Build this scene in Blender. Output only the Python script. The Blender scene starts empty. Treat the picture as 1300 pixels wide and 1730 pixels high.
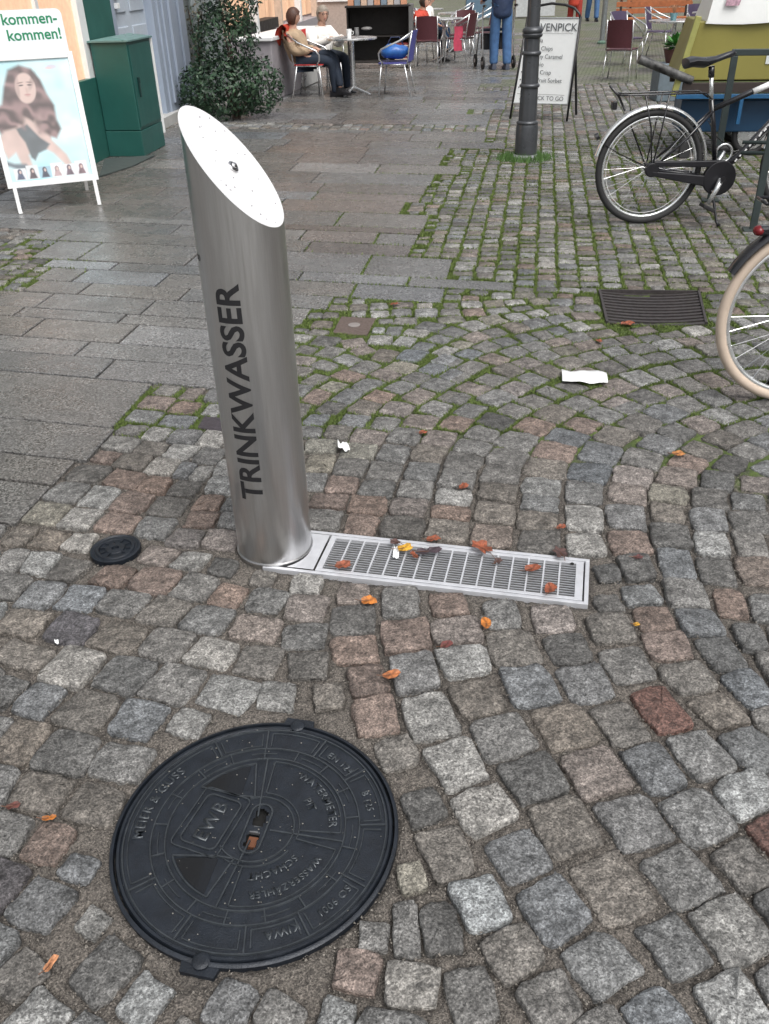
import bpy, bmesh, math, random
import numpy as np
from mathutils import Vector, Matrix
random.seed(7); rng = np.random.default_rng(7)
SC = bpy.context.scene
COL = SC.collection
PI = math.pi; D = math.radians
# ------------------------------------------------------------------ camera
CH, FPX, PITCH, ROLL = 1.49, 1450.0, math.radians(32.3), math.radians(-1.7)
Fv = Vector((0, math.cos(PITCH), -math.sin(PITCH)))
r0 = Vector((1, 0, 0)); u0 = r0.cross(Fv)
Rv = math.cos(ROLL)*r0 + math.sin(ROLL)*u0
Uv = -math.sin(ROLL)*r0 + math.cos(ROLL)*u0
cd = bpy.data.cameras.new('camera'); cam = bpy.data.objects.new('camera', cd); COL.objects.link(cam)
cam.matrix_world = Matrix(((Rv.x, Uv.x, -Fv.x, 0), (Rv.y, Uv.y, -Fv.y, 0), (Rv.z, Uv.z, -Fv.z, CH), (0, 0, 0, 1)))
cd.sensor_fit = 'HORIZONTAL'; cd.sensor_width = 36; cd.lens = 36*FPX/1300; cd.clip_start = .05; cd.clip_end = 600
SC.camera = cam
# ------------------------------------------------------------------ light (overcast noon)
W = bpy.data.worlds.new("World"); SC.world = W; W.use_nodes = True
nt = W.node_tree; bg = nt.nodes['Background']
sky = nt.nodes.new('ShaderNodeTexSky'); sky.sky_type = 'NISHITA'; sky.sun_disc = False
SUN_EL, SUN_AZ = math.radians(58), math.radians(150)      # azimuth: compass, clockwise from +Y
sky.sun_elevation = SUN_EL; sky.sun_rotation = SUN_AZ
sky.air_density = 1.0; sky.dust_density = 6.0; sky.ozone_density = 1.0
hs = nt.nodes.new('ShaderNodeHueSaturation'); hs.inputs['Saturation'].default_value = .22
nt.links.new(sky.outputs[0], hs.inputs['Color']); nt.links.new(hs.outputs[0], bg.inputs[0])
bg.inputs[1].default_value = .13
sd = bpy.data.lights.new('sun', 'SUN'); sd.energy = .8; sd.angle = math.radians(35); sd.color = (1, .97, .93)
so = bpy.data.objects.new('sun', sd); COL.objects.link(so)
sv = Vector((math.sin(SUN_AZ)*math.cos(SUN_EL), math.cos(SUN_AZ)*math.cos(SUN_EL), math.sin(SUN_EL)))
so.rotation_euler = sv.to_track_quat('Z', 'Y').to_euler()
SC.view_settings.view_transform = 'Standard'; SC.view_settings.look = 'None'
SC.view_settings.gamma = 1; SC.view_settings.use_curve_mapping = False
SC.view_settings.exposure = 0.68

# ------------------------------------------------------------------ measuring helpers: a point of the place seen at a pixel of the photograph
def ray(x, y): return Fv*FPX + Rv*(x-650) - Uv*(y-865)
def G(x, y, z=0.0):
    d = ray(x, y); t = (z-CH)/d.z
    return Vector((d.x*t, d.y*t, z))
def PV(x, y, g0, ang):
    d = ray(x, y); n = Vector((-math.sin(ang), math.cos(ang), 0))
    t = (g0.x*n.x+g0.y*n.y)/(d.x*n.x+d.y*n.y)
    return Vector((d.x*t, d.y*t, d.z*t+CH))
def proj(p):
    q = Vector(p)-Vector((0, 0, CH)); w = q.dot(Fv)
    return 650+FPX*q.dot(Rv)/w, 865-FPX*q.dot(Uv)/w

# ------------------------------------------------------------------ scene-graph helpers
def tag(o, label=None, cat=None, group=None, kind=None):
    if label: o['label'] = label
    if cat: o['category'] = cat
    if group: o['group'] = group
    if kind: o['kind'] = kind
    return o
def thing(name, label, cat, loc=(0, 0, 0), rotz=0.0, group=None):
    o = bpy.data.objects.new(name, None); COL.objects.link(o)
    o.location = loc; o.rotation_euler = (0, 0, rotz); o.empty_display_size = .1
    return tag(o, label, cat, group)
class MB:
    def __init__(s): s.v = []; s.f = []; s.mi = []; s.c = []
    def add(s, vs, fs, mi=0, col=None):
        b = len(s.v); s.v += [tuple(v) for v in vs]; s.f += [tuple(i+b for i in f) for f in fs]; s.mi += [mi]*len(fs)
        if col is not None: s.c += [col]*len(vs)
        return s
    def box(s, c, d, rot=0.0, mi=0, M=None):
        x, y, z = d[0]/2, d[1]/2, d[2]/2
        vs = [(-x,-y,-z),(x,-y,-z),(x,y,-z),(-x,y,-z),(-x,-y,z),(x,-y,z),(x,y,z),(-x,y,z)]
        m = Matrix.Translation(c) @ (M if M else Matrix.Rotation(rot, 4, 'Z'))
        return s.add([m @ Vector(v) for v in vs], [(3,2,1,0),(4,5,6,7),(0,1,5,4),(1,2,6,5),(2,3,7,6),(3,0,4,7)], mi)
    def bar(s, p, q, w, h, up=(0,0,1), mi=0):
        p = Vector(p); q = Vector(q); d = q-p; L = d.length; d.normalize()
        a = d.cross(Vector(up)); 
        if a.length < 1e-4: a = d.cross(Vector((1,0,0)))
        a.normalize(); b = a.cross(d)
        M = Matrix((d, a, b)).transposed().to_4x4()
        return s.box((p+q)/2, (L, w, h), M=M, mi=mi)
    def tube(s, pts, r, n=8, closed=False, cap=True, mi=0):
        P = [Vector(p) for p in pts]; m = len(P); R = r if isinstance(r, (list, tuple)) else [r]*m
        up = None; vs = []
        for i in range(m):
            if closed: d = P[(i+1) % m]-P[i-1]
            else: d = P[min(i+1, m-1)]-P[max(i-1, 0)]
            if d.length < 1e-9: d = Vector((0,0,1))
            d.normalize()
            if up is None:
                up = Vector((0,0,1)) if abs(d.z) < .9 else Vector((1,0,0))
            a = up - d*up.dot(d)
            if a.length < 1e-5: a = d.orthogonal()
            a.normalize(); up = a; b = d.cross(a)
            for k in range(n):
                t = 2*PI*k/n; vs.append(P[i]+(a*math.cos(t)+b*math.sin(t))*R[i])
        fs = []
        for i in range(m if closed else m-1):
            j = (i+1) % m
            for k in range(n):
                l = (k+1) % n; fs.append((i*n+k, i*n+l, j*n+l, j*n+k))
        if cap and not closed: fs += [tuple(range(n-1, -1, -1)), tuple(range((m-1)*n, m*n))]
        return s.add(vs, fs, mi)
    def lathe(s, prof, c=(0,0,0), n=24, mi=0, M=None, cap=True):
        vs = []; fs = []; m = len(prof); M = M or Matrix.Identity(4)
        for r, z in prof:
            for k in range(n):
                t = 2*PI*k/n; vs.append(Vector(c)+(M @ Vector((r*math.cos(t), r*math.sin(t), z))))
        for i in range(m-1):
            for k in range(n):
                l = (k+1) % n; fs.append((i*n+k, i*n+l, (i+1)*n+l, (i+1)*n+k))
        if cap: fs += [tuple(range(n-1, -1, -1)), tuple(range((m-1)*n, m*n))]
        return s.add(vs, fs, mi)
    def prism(s, poly, z0, z1, mi=0, M=None):
        n = len(poly); vs = [Vector((p[0], p[1], z0)) for p in poly]+[Vector((p[0], p[1], z1)) for p in poly]
        if M: vs = [M @ v for v in vs]
        fs = [tuple(range(n-1, -1, -1)), tuple(range(n, 2*n))]+[(i, (i+1) % n, n+(i+1) % n, n+i) for i in range(n)]
        return s.add(vs, fs, mi)
    def ell(s, c, r, n=12, m=8, mi=0, M=None):
        vs = []; fs = []
        M = M or Matrix.Identity(4)
        for i in range(m+1):
            a = PI*i/m
            for k in range(n):
                t = 2*PI*k/n
                vs.append(Vector(c)+M @ Vector((r[0]*math.sin(a)*math.cos(t), r[1]*math.sin(a)*math.sin(t), r[2]*math.cos(a))))
        for i in range(m):
            for k in range(n):
                l = (k+1) % n; fs.append((i*n+k, (i+1)*n+k, (i+1)*n+l, i*n+l))
        return s.add(vs, fs, mi)
    def build(s, name, mats, parent=None, smooth=False, bevel=0.0, off=None, color=False, seg=2):
        me = bpy.data.meshes.new(name); 
        vs = s.v if off is None else [(v[0]-off[0], v[1]-off[1], v[2]-(off[2] if len(off) > 2 else 0)) for v in s.v]
        me.from_pydata(vs, [], s.f); me.validate()
        if not isinstance(mats, (list, tuple)): mats = [mats]
        for m in mats: me.materials.append(m)
        if len(mats) > 1 and len(s.mi) == len(me.polygons): me.polygons.foreach_set('material_index', s.mi)
        if color and s.c:
            ca = me.color_attributes.new('Col', 'FLOAT_COLOR', 'POINT')
            ca.data.foreach_set('color', np.array([(c[0], c[1], c[2], 1) for c in s.c], dtype=np.float32).ravel())
        if smooth: 
            me.polygons.foreach_set('use_smooth', [True]*len(me.polygons))
            if smooth is not True:
                try: me.set_sharp_from_angle(angle=math.radians(smooth))
                except Exception: pass
        me.update()
        o = bpy.data.objects.new(name, me); COL.objects.link(o)
        if parent is not None: o.parent = parent
        if bevel:
            b = o.modifiers.new('bevel', 'BEVEL'); b.width = bevel; b.segments = seg; b.limit_method = 'ANGLE'; b.angle_limit = math.radians(40)
        return o

# ------------------------------------------------------------------ materials
MAT = {}
def mat(name, col, rough=.6, metal=0.0, var=.12, scale=20.0, bump=0.0, bscale=60.0, spec=.5, attr=False, speck=0.0, sscale=300.0, coat=0.0, alpha=1.0, emit=None, mott=0.0, mscale=6.0, trans=0.0, rvar=.08, stretch=None):
    m = bpy.data.materials.new(name); m.use_nodes = True; t = m.node_tree; N = t.nodes; L = t.links
    b = N['Principled BSDF']; b.inputs['Roughness'].default_value = rough; b.inputs['Metallic'].default_value = metal
    b.inputs['Specular IOR Level'].default_value = spec; b.inputs['Coat Weight'].default_value = coat
    geo = N.new('ShaderNodeTexCoord'); vec = geo.outputs['Object']
    gp = N.new('ShaderNodeNewGeometry')
    if stretch == 'world' or attr: vec = gp.outputs['Position']
    elif stretch:
        mp = N.new('ShaderNodeMapping'); mp.inputs['Scale'].default_value = stretch; L.new(vec, mp.inputs['Vector']); vec = mp.outputs[0]
    if attr:
        ca = N.new('ShaderNodeVertexColor'); ca.layer_name = 'Col'; base = ca.outputs['Color']
    else:
        rg = N.new('ShaderNodeRGB'); rg.outputs[0].default_value = (*col, 1); base = rg.outputs[0]
    def noise(sc, det=4, ro=.55):
        n = N.new('ShaderNodeTexNoise'); n.inputs['Scale'].default_value = sc; n.inputs['Detail'].default_value = det
        n.inputs['Roughness'].default_value = ro; L.new(vec, n.inputs['Vector']); return n.outputs['Fac']
    def mult(base, fac, lo, hi, f0=.3, f1=.7):
        mr = N.new('ShaderNodeMapRange'); mr.inputs[1].default_value = f0; mr.inputs[2].default_value = f1
        mr.inputs[3].default_value = lo; mr.inputs[4].default_value = hi; L.new(fac, mr.inputs[0])
        mx = N.new('ShaderNodeVectorMath'); mx.operation = 'SCALE'; L.new(base, mx.inputs[0]); L.new(mr.outputs[0], mx.inputs['Scale'])
        return mx.outputs[0]
    if var: base = mult(base, noise(scale), 1-var, 1+var)
    if mott: base = mult(base, noise(mscale, 3), 1-mott, 1+mott)
    if speck:
        vo = N.new('ShaderNodeTexVoronoi'); vo.inputs['Scale'].default_value = sscale; L.new(vec, vo.inputs['Vector'])
        sp = N.new('ShaderNodeSeparateColor'); L.new(vo.outputs['Color'], sp.inputs[0])
        base = mult(base, sp.outputs[0], 1-speck, 1+speck, 0, 1)
        base = mult(base, noise(sscale*.45, 2), 1-speck*.7, 1+speck*.7, .35, .65)
    L.new(base, b.inputs['Base Color'])
    if rvar:
        mr = N.new('ShaderNodeMapRange'); mr.inputs[1].default_value = .3; mr.inputs[2].default_value = .7
        mr.inputs[3].default_value = max(.03, rough-rvar); mr.inputs[4].default_value = min(1, rough+rvar)
        L.new(noise(scale*.6, 3), mr.inputs[0]); L.new(mr.outputs[0], b.inputs['Roughness'])
    if bump:
        bn = N.new('ShaderNodeBump'); bn.inputs['Strength'].default_value = min(1, 1.0); bn.inputs['Distance'].default_value = bump
        L.new(noise(bscale, 6, .62), bn.inputs['Height']); L.new(bn.outputs[0], b.inputs['Normal'])
    if alpha < 1: b.inputs['Alpha'].default_value = alpha
    if trans: b.inputs['Transmission Weight'].default_value = trans
    if emit: b.inputs['Emission Color'].default_value = (*emit[:3], 1); b.inputs['Emission Strength'].default_value = emit[3]
    MAT[name] = m
    return m
# ------------------------------------------------------------------ paving materials
M_stone = mat('granite_sett', (1,1,1), .6, attr=True, var=.42, scale=42, speck=.5, sscale=330, mott=.34, mscale=15, bump=.014, bscale=52, rvar=.2)
M_slab = mat('granite_slab', (1,1,1), .28, attr=True, var=.10, scale=12, speck=.6, sscale=210, mott=.14, mscale=1.6, bump=.0012, bscale=260, rvar=.16)
M_moss = mat('moss_green', (.100,.142,.032), .85, var=.45, scale=90, stretch='world')
M_iron = mat('cast_iron', (.012,.016,.023), .42, metal=.3, var=.3, scale=30, bump=.0012, bscale=300, rvar=.12, spec=.6)
M_dark = mat('dark_void', (.012,.012,.012), .9, rvar=0)
M_rust = mat('rusty_iron', (.07,.05,.045), .75, var=.4, scale=40, bump=.0015, bscale=200)
M_steel = mat('brushed_steel', (.60,.60,.60), .33, metal=1, var=.05, scale=8, stretch=(30,30,1.2), rvar=.05)
def bed_material():
    m = bpy.data.materials.new('joint_sand'); m.use_nodes = True; t = m.node_tree; N = t.nodes; L = t.links; b = N['Principled BSDF']
    b.inputs['Roughness'].default_value = .88
    g = N.new('ShaderNodeNewGeometry'); ca = N.new('ShaderNodeVertexColor'); ca.layer_name = 'Col'
    n1 = N.new('ShaderNodeTexNoise'); n1.inputs['Scale'].default_value = 260; n1.inputs['Detail'].default_value = 3
    n2 = N.new('ShaderNodeTexVoronoi'); n2.inputs['Scale'].default_value = 210
    n3 = N.new('ShaderNodeTexNoise'); n3.inputs['Scale'].default_value = 14; n3.inputs['Detail'].default_value = 4
    for n in (n1, n2, n3): L.new(g.outputs['Position'], n.inputs['Vector'])
    cr = N.new('ShaderNodeValToRGB'); e = cr.color_ramp.elements
    e[0].position = .3; e[0].color = (.032,.028,.025,1); e[1].position = .7; e[1].color = (.155,.138,.120,1)
    L.new(n1.outputs['Fac'], cr.inputs[0])
    sep = N.new('ShaderNodeSeparateColor'); L.new(n2.outputs['Color'], sep.inputs[0])
    mr = N.new('ShaderNodeMapRange'); mr.inputs[3].default_value = .65; mr.inputs[4].default_value = 1.5; L.new(sep.outputs[0], mr.inputs[0])
    sc = N.new('ShaderNodeVectorMath'); sc.operation = 'SCALE'; L.new(cr.outputs[0], sc.inputs[0]); L.new(mr.outputs[0], sc.inputs['Scale'])
    cm = N.new('ShaderNodeValToRGB'); e = cm.color_ramp.elements
    e[0].position = .3; e[0].color = (.032,.050,.014,1); e[1].position = .75; e[1].color = (.115,.165,.036,1)
    L.new(n3.outputs['Fac'], cm.inputs[0])
    mx = N.new('ShaderNodeMix'); mx.data_type = 'RGBA'; L.new(sc.outputs[0], mx.inputs[6]); L.new(cm.outputs[0], mx.inputs[7])
    s2 = N.new('ShaderNodeSeparateColor'); L.new(ca.outputs['Color'], s2.inputs[0])
    ad = N.new('ShaderNodeMath'); ad.operation = 'MULTIPLY_ADD'; ad.use_clamp = True
    sb = N.new('ShaderNodeMapRange'); sb.inputs[1].default_value = .35; sb.inputs[2].default_value = .6; sb.inputs[3].default_value = -.75; sb.inputs[4].default_value = .0
    L.new(n3.outputs['Fac'], sb.inputs[0]); ad.inputs[1].default_value = 1.7; L.new(s2.outputs[0], ad.inputs[0]); L.new(sb.outputs[0], ad.inputs[2])
    L.new(ad.outputs[0], mx.inputs[0])
    # shade of the joints put into the colour: darker where the bed is lower
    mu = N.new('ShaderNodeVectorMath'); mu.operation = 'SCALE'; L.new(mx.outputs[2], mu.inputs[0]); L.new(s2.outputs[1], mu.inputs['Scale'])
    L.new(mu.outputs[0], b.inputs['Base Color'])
    bn = N.new('ShaderNodeBump'); bn.inputs['Distance'].default_value = .006; L.new(n1.outputs['Fac'], bn.inputs['Height']); L.new(bn.outputs[0], b.inputs['Normal'])
    return m
M_bed = bed_material()

# ------------------------------------------------------------------ occupancy raster of the pavement (5 mm cells)
GX0, GX1, GY0, GY1, GS = -4.0, 4.6, .3, 14.0, .006
NX, NY = int((GX1-GX0)/GS), int((GY1-GY0)/GS)
OCC = np.zeros((NX, NY), dtype=bool)
def raster(poly, grow=0.0):
    P = np.array(poly)[:, :2]; a = P.min(0)-grow; b = P.max(0)+grow
    i0, i1 = max(0, int((a[0]-GX0)/GS)), min(NX, int((b[0]-GX0)/GS)+2)
    j0, j1 = max(0, int((a[1]-GY0)/GS)), min(NY, int((b[1]-GY0)/GS)+2)
    if i0 >= i1 or j0 >= j1: return
    X, Y = np.meshgrid(GX0+(np.arange(i0, i1)+.5)*GS, GY0+(np.arange(j0, j1)+.5)*GS, indexing='ij')
    area = sum(P[k-1, 0]*P[k, 1]-P[k, 0]*P[k-1, 1] for k in range(len(P))); sg = 1 if area > 0 else -1
    m = np.ones_like(X, dtype=bool)
    for k in range(len(P)):
        p, q = P[k-1], P[k]; e = q-p; L = math.hypot(*e)+1e-9
        m &= sg*(e[0]*(Y-p[1])-e[1]*(X-p[0]))/L > -grow
    OCC[i0:i1, j0:j1] |= m
def occ(x, y):
    i, j = int((x-GX0)/GS), int((y-GY0)/GS)
    return 0 <= i < NX and 0 <= j < NY and OCC[i, j]
BLK = []            # (x, y, r) round keep-outs and polygons for stones
def disc(cx, cy, r, n=40): return [(cx+r*math.cos(2*PI*k/n), cy+r*math.sin(2*PI*k/n)) for k in range(n)]

# ------------------------------------------------------------------ stone maker
PAL = {'g': (.142,.140,.135), 'd': (.096,.094,.090), 'l': (.218,.215,.205), 'b': (.137,.142,.146), 'r': (.162,.126,.108),
       'p': (.168,.147,.134), 'n': (.135,.123,.109), 'R': (.125,.072,.060), 'k': (.075,.071,.076), 'y': (.172,.163,.138)}
def stone_geo(quad, col, big=True, top=0.0, n_edge=5):
    """quad: 4 ground corners (ccw). Returns verts, faces of an uneven split-granite sett."""
    Q = [Vector((q[0], q[1], 0)) for q in quad]; c = sum(Q, Vector())/4
    size = ((Q[1]-Q[0]).length+(Q[2]-Q[1]).length)/2
    ring = []
    cr = [random.uniform(.05, .20) for _ in range(4)]
    bulge = [random.uniform(-.02, .06) for _ in range(4)]
    for i in range(4):
        a, b = Q[i], Q[(i+1) % 4]; e = b-a; nrm = Vector((e.y, -e.x, 0)); nrm.normalize()
        c0, c1 = cr[i], cr[(i+1) % 4]
        ts = [c0*.35] + [c0+(1-c0-c1)*k/(n_edge-2) for k in range(n_edge-1)] + [1-c1*.35]
        for k, t in enumerate(ts):
            j = random.gauss(0, .017 if big else .02)*size
            inn = 0
            if k == 0: inn = -c0*.16*size
            if k == len(ts)-1: inn = -c1*.16*size
            ring.append(a+e*t+nrm*(bulge[i]*size*math.sin(PI*t)+j+inn))
    n = len(ring); tilt = (random.gauss(0, .025), random.gauss(0, .025)); 
    z0 = top+random.gauss(0, .0022); dome = random.uniform(.001, .0042)
    vs = []; fs = []
    def zt(p): return z0+tilt[0]*(p.x-c.x)+tilt[1]*(p.y-c.y)
    prof = [(1.0, -.04, 0), (1.0, -.0075, .0012), (.968, -.0012, .0013), (.86, dome*.5, .0015), (.52, dome, .0016)]
    if not big: prof = [(1.02, -.03, 0), (.985, -.006, .0008), (.87, dome*.3, .001)]
    for s, dz, nz in prof:
        for p in ring:
            q = c+(p-c)*s; vs.append((q.x, q.y, zt(q)+dz+random.gauss(0, nz)))
    m = len(prof)
    for i in range(m-1):
        for k in range(n):
            l = (k+1) % n; fs.append((i*n+k, i*n+l, (i+1)*n+l, (i+1)*n+k))
    vs.append((c.x, c.y, zt(c)+dome+random.gauss(0, .001))); ci = len(vs)-1
    for k in range(n): fs.append(((m-1)*n+k, (m-1)*n+(k+1) % n, ci))
    cs = [col]*len(vs)
    return vs, fs, ring
def vary(c, s=.10):
    k = random.gauss(1, s); w = random.gauss(0, .02)
    return (max(.03, c[0]*k*(1+w)), max(.03, c[1]*k), max(.03, c[2]*k*(1-w)))

# ------------------------------------------------------------------ granite slabs of the walkway (rows run across the street)
SLAB = MB(); TH = math.radians(-15); E1 = Vector((math.cos(TH), math.sin(TH), 0)); E2 = Vector((-math.sin(TH), math.cos(TH), 0))
def uvp(u, o): return E1*u+E2*o
def joint_u(px, py, o):            # where the short joint seen at a pixel crosses offset o
    p = G(px, py); u = p.dot(E1); po = p.dot(E2)
    return u-(o-po)*math.tan(math.radians(5.5))
ROWS = [ # o0, o1, right end pixel, joints (pixels), left limit pixel or None
 (1.955,2.209,(50,860),[],None),(2.209,2.39,(110,798),[],None),(2.39,2.656,(170,752),[],None),(2.656,3.087,(220,690),[],None),
 (3.087,3.306,(377,672),[(181,619)],None),(3.306,3.491,(430,633),[(138,588)],None),(3.491,3.749,(462,598),[(55,553),(218,562)],None),
 (3.749,3.888,(490,566),[(33,524),(207,536)],None),(3.888,4.130,(527,522),[(70,510),(250,518)],None),(4.130,4.338,(560,510),[(129,497),(299,508)],(22,500)),
 (4.338,4.584,(752,495),[(137,463),(277,470),(598,488)],(58,470)),(4.584,4.746,(870,484),[(195,447),(508,465),(690,474)],(72,447)),
 (4.746,5.147,(762,452),[(156,421),(330,432),(620,446)],(66,425)),(5.147,5.399,(697,418),[(113,395),(522,413)],(40,407)),
 (5.399,5.664,(706,402),[(113,379),(300,385),(511,397),(637,401)],None),(5.664,5.801,(714,388),[(200,370),(450,380)],None),
 (5.801,6.192,(724,370),[(60,360),(300,360),(572,370)],None),(6.192,6.555,(682,350),[],None),(6.555,6.812,(712,335),[],None),(6.812,7.15,(722,318),[],None),
 (7.15,7.601,(733,303),[],None),(7.601,7.989,(780,285),[],None),(7.989,8.472,(748,270),[],None),(8.472,8.842,(760,256),[],None),
 (8.842,9.208,(855,245),[],None),(9.208,9.677,(822,232),[],None),(9.677,9.869,(822,224),[],None),(10.317,10.62,(826,206),[],None),(10.62,11.138,(829,198),[],None)]
o = 11.138
while o < 26:
    w = random.choice([.3, .38, .45, .55]); ROWS.append((o, o+w, (835+(o-11)*3+random.uniform(-6, 8), 0), [], None)); o += w
SQ = []      # slab quads
for (o0, o1, er, js, ll) in ROWS:
    om = (o0+o1)/2; far = er[1] == 0
    if far:
        ue = G(829, 198).dot(E1)+(om-10.9)*math.tan(math.radians(5.5))*-1+random.choice([-.3, 0, .15, .3])
    else: ue = joint_u(er[0], er[1], om)
    lim = -3.6-.35*max(0, om-6)*.9
    ul = joint_u(ll[0], ll[1], om) if ll else max(-4.6-om*.05, -5.5)
    us = sorted([ue]+[joint_u(x, y, om) for x, y in js])
    # fill with random lengths to the left and in long gaps
    full = [us[0]]
    for u in us[1:]:
        while u-full[-1] > 1.35 and not js: full.append(full[-1]+random.uniform(.5, 1.05))
        full.append(u)
    u = full[0]
    L = []
    first = True
    while u > ul:
        step = random.uniform(.55, 1.05) if not (first and om < 3.1) else random.uniform(1.15, 1.4)
        first = False
        u -= step
        if u < ul+.25: u = ul
        L.append(u)
    full = L[::-1]+full
    red = None
    for i in range(len(full)-1):
        g = .0062
        k = math.tan(math.radians(5.5))
        def pt(u, o): return uvp(u-(o-om)*k, o)
        q = [pt(full[i]+g, o0+g), pt(full[i+1]-g, o0+g), pt(full[i+1]-g, o1-g), pt(full[i]+g, o1-g)]
        SQ.append((q, om))
slab_root_bm = MB()
def slab_color(c, om):
    base = random.choice([(.134,.131,.127), (.119,.117,.114), (.147,.144,.140), (.130,.124,.117)])
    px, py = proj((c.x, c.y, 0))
    if 440 < px < 640 and 190 < py < 420 and random.random() < .5: base = (.128,.113,.105)  # reddish tint: reflected warm shop light put into the slab colour
    elif om > 6 and random.random() < .22: base = (.118,.111,.105)
    if random.random() < .13: base = (.155,.158,.162)
    return vary(base, .08)
SLABS = []
for q, om in SQ:
    c = sum(q, Vector())/4
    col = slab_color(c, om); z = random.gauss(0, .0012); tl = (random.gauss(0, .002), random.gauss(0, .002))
    vs = []; 
    for s, dz in ((0, -.05), (0, -.004), (.004, 0.0)):
        for p in q:
            d = (c-p); d.normalize(); pp = p+d*s*1.3
            vs.append((pp.x, pp.y, z+dz+tl[0]*(pp.x-c.x)+tl[1]*(pp.y-c.y)))
    fs = [(0,1,5,4),(1,2,6,5),(2,3,7,6),(3,0,4,7),(4,5,9,8),(5,6,10,9),(6,7,11,10),(7,4,8,11),(8,9,10,11)]
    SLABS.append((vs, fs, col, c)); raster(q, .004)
SLABS.sort(key=lambda s: s[3].y)

# ------------------------------------------------------------------ other ground fixtures that interrupt the setts
BOL = Vector((-.3393, 2.1857, 0)); BR = .1122
MAN = Vector((-.2848, 1.1534, 0)); MR = .2935
gc = [G(995, 945), G(996, 1022)]
GD = (Vector((.600, 2.061, 0))-Vector((-.216, 2.257, 0))).normalized(); GN = Vector((-GD.y, GD.x, 0))
gmid = (Vector((.600, 2.061, 0))+Vector((.555, 1.848, 0)))/2
GL0 = (BOL-gmid).dot(GD); GW = .109
def gp(u, v, z=0): 
    p = gmid+GD*u+GN*v; return Vector((p.x, p.y, z))
KEEP = []
def keep(poly, grow=.008): KEEP.append(poly); raster(poly, grow)
keep([gp(GL0-.02, -GW), gp(0, -GW), gp(0, GW), gp(GL0-.02, GW)], .006)
keep(disc(BOL.x, BOL.y, BR), .006)
keep(disc(MAN.x, MAN.y, MR), .004)
ax = math.radians(76.5)
for s in (1, -1):
    c = MAN+Vector((math.cos(ax), math.sin(ax), 0))*s*MR*1.0; keep(disc(c.x, c.y, .045, 12), .002)
SMALL = G(195, 926); keep(disc(SMALL.x, SMALL.y, .077), .003)
SQC = G(358, 715); keep([G(330, 722), G(376, 727), G(384, 705), G(342, 702)], .003)
SQ2 = [G(562, 561), G(620, 566), G(636, 537), G(577, 534)]; keep(SQ2, .003)
DRA = [G(1025, 546), G(1195, 548), G(1182, 493), G(1012, 491)]; keep(DRA, .005)
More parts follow.
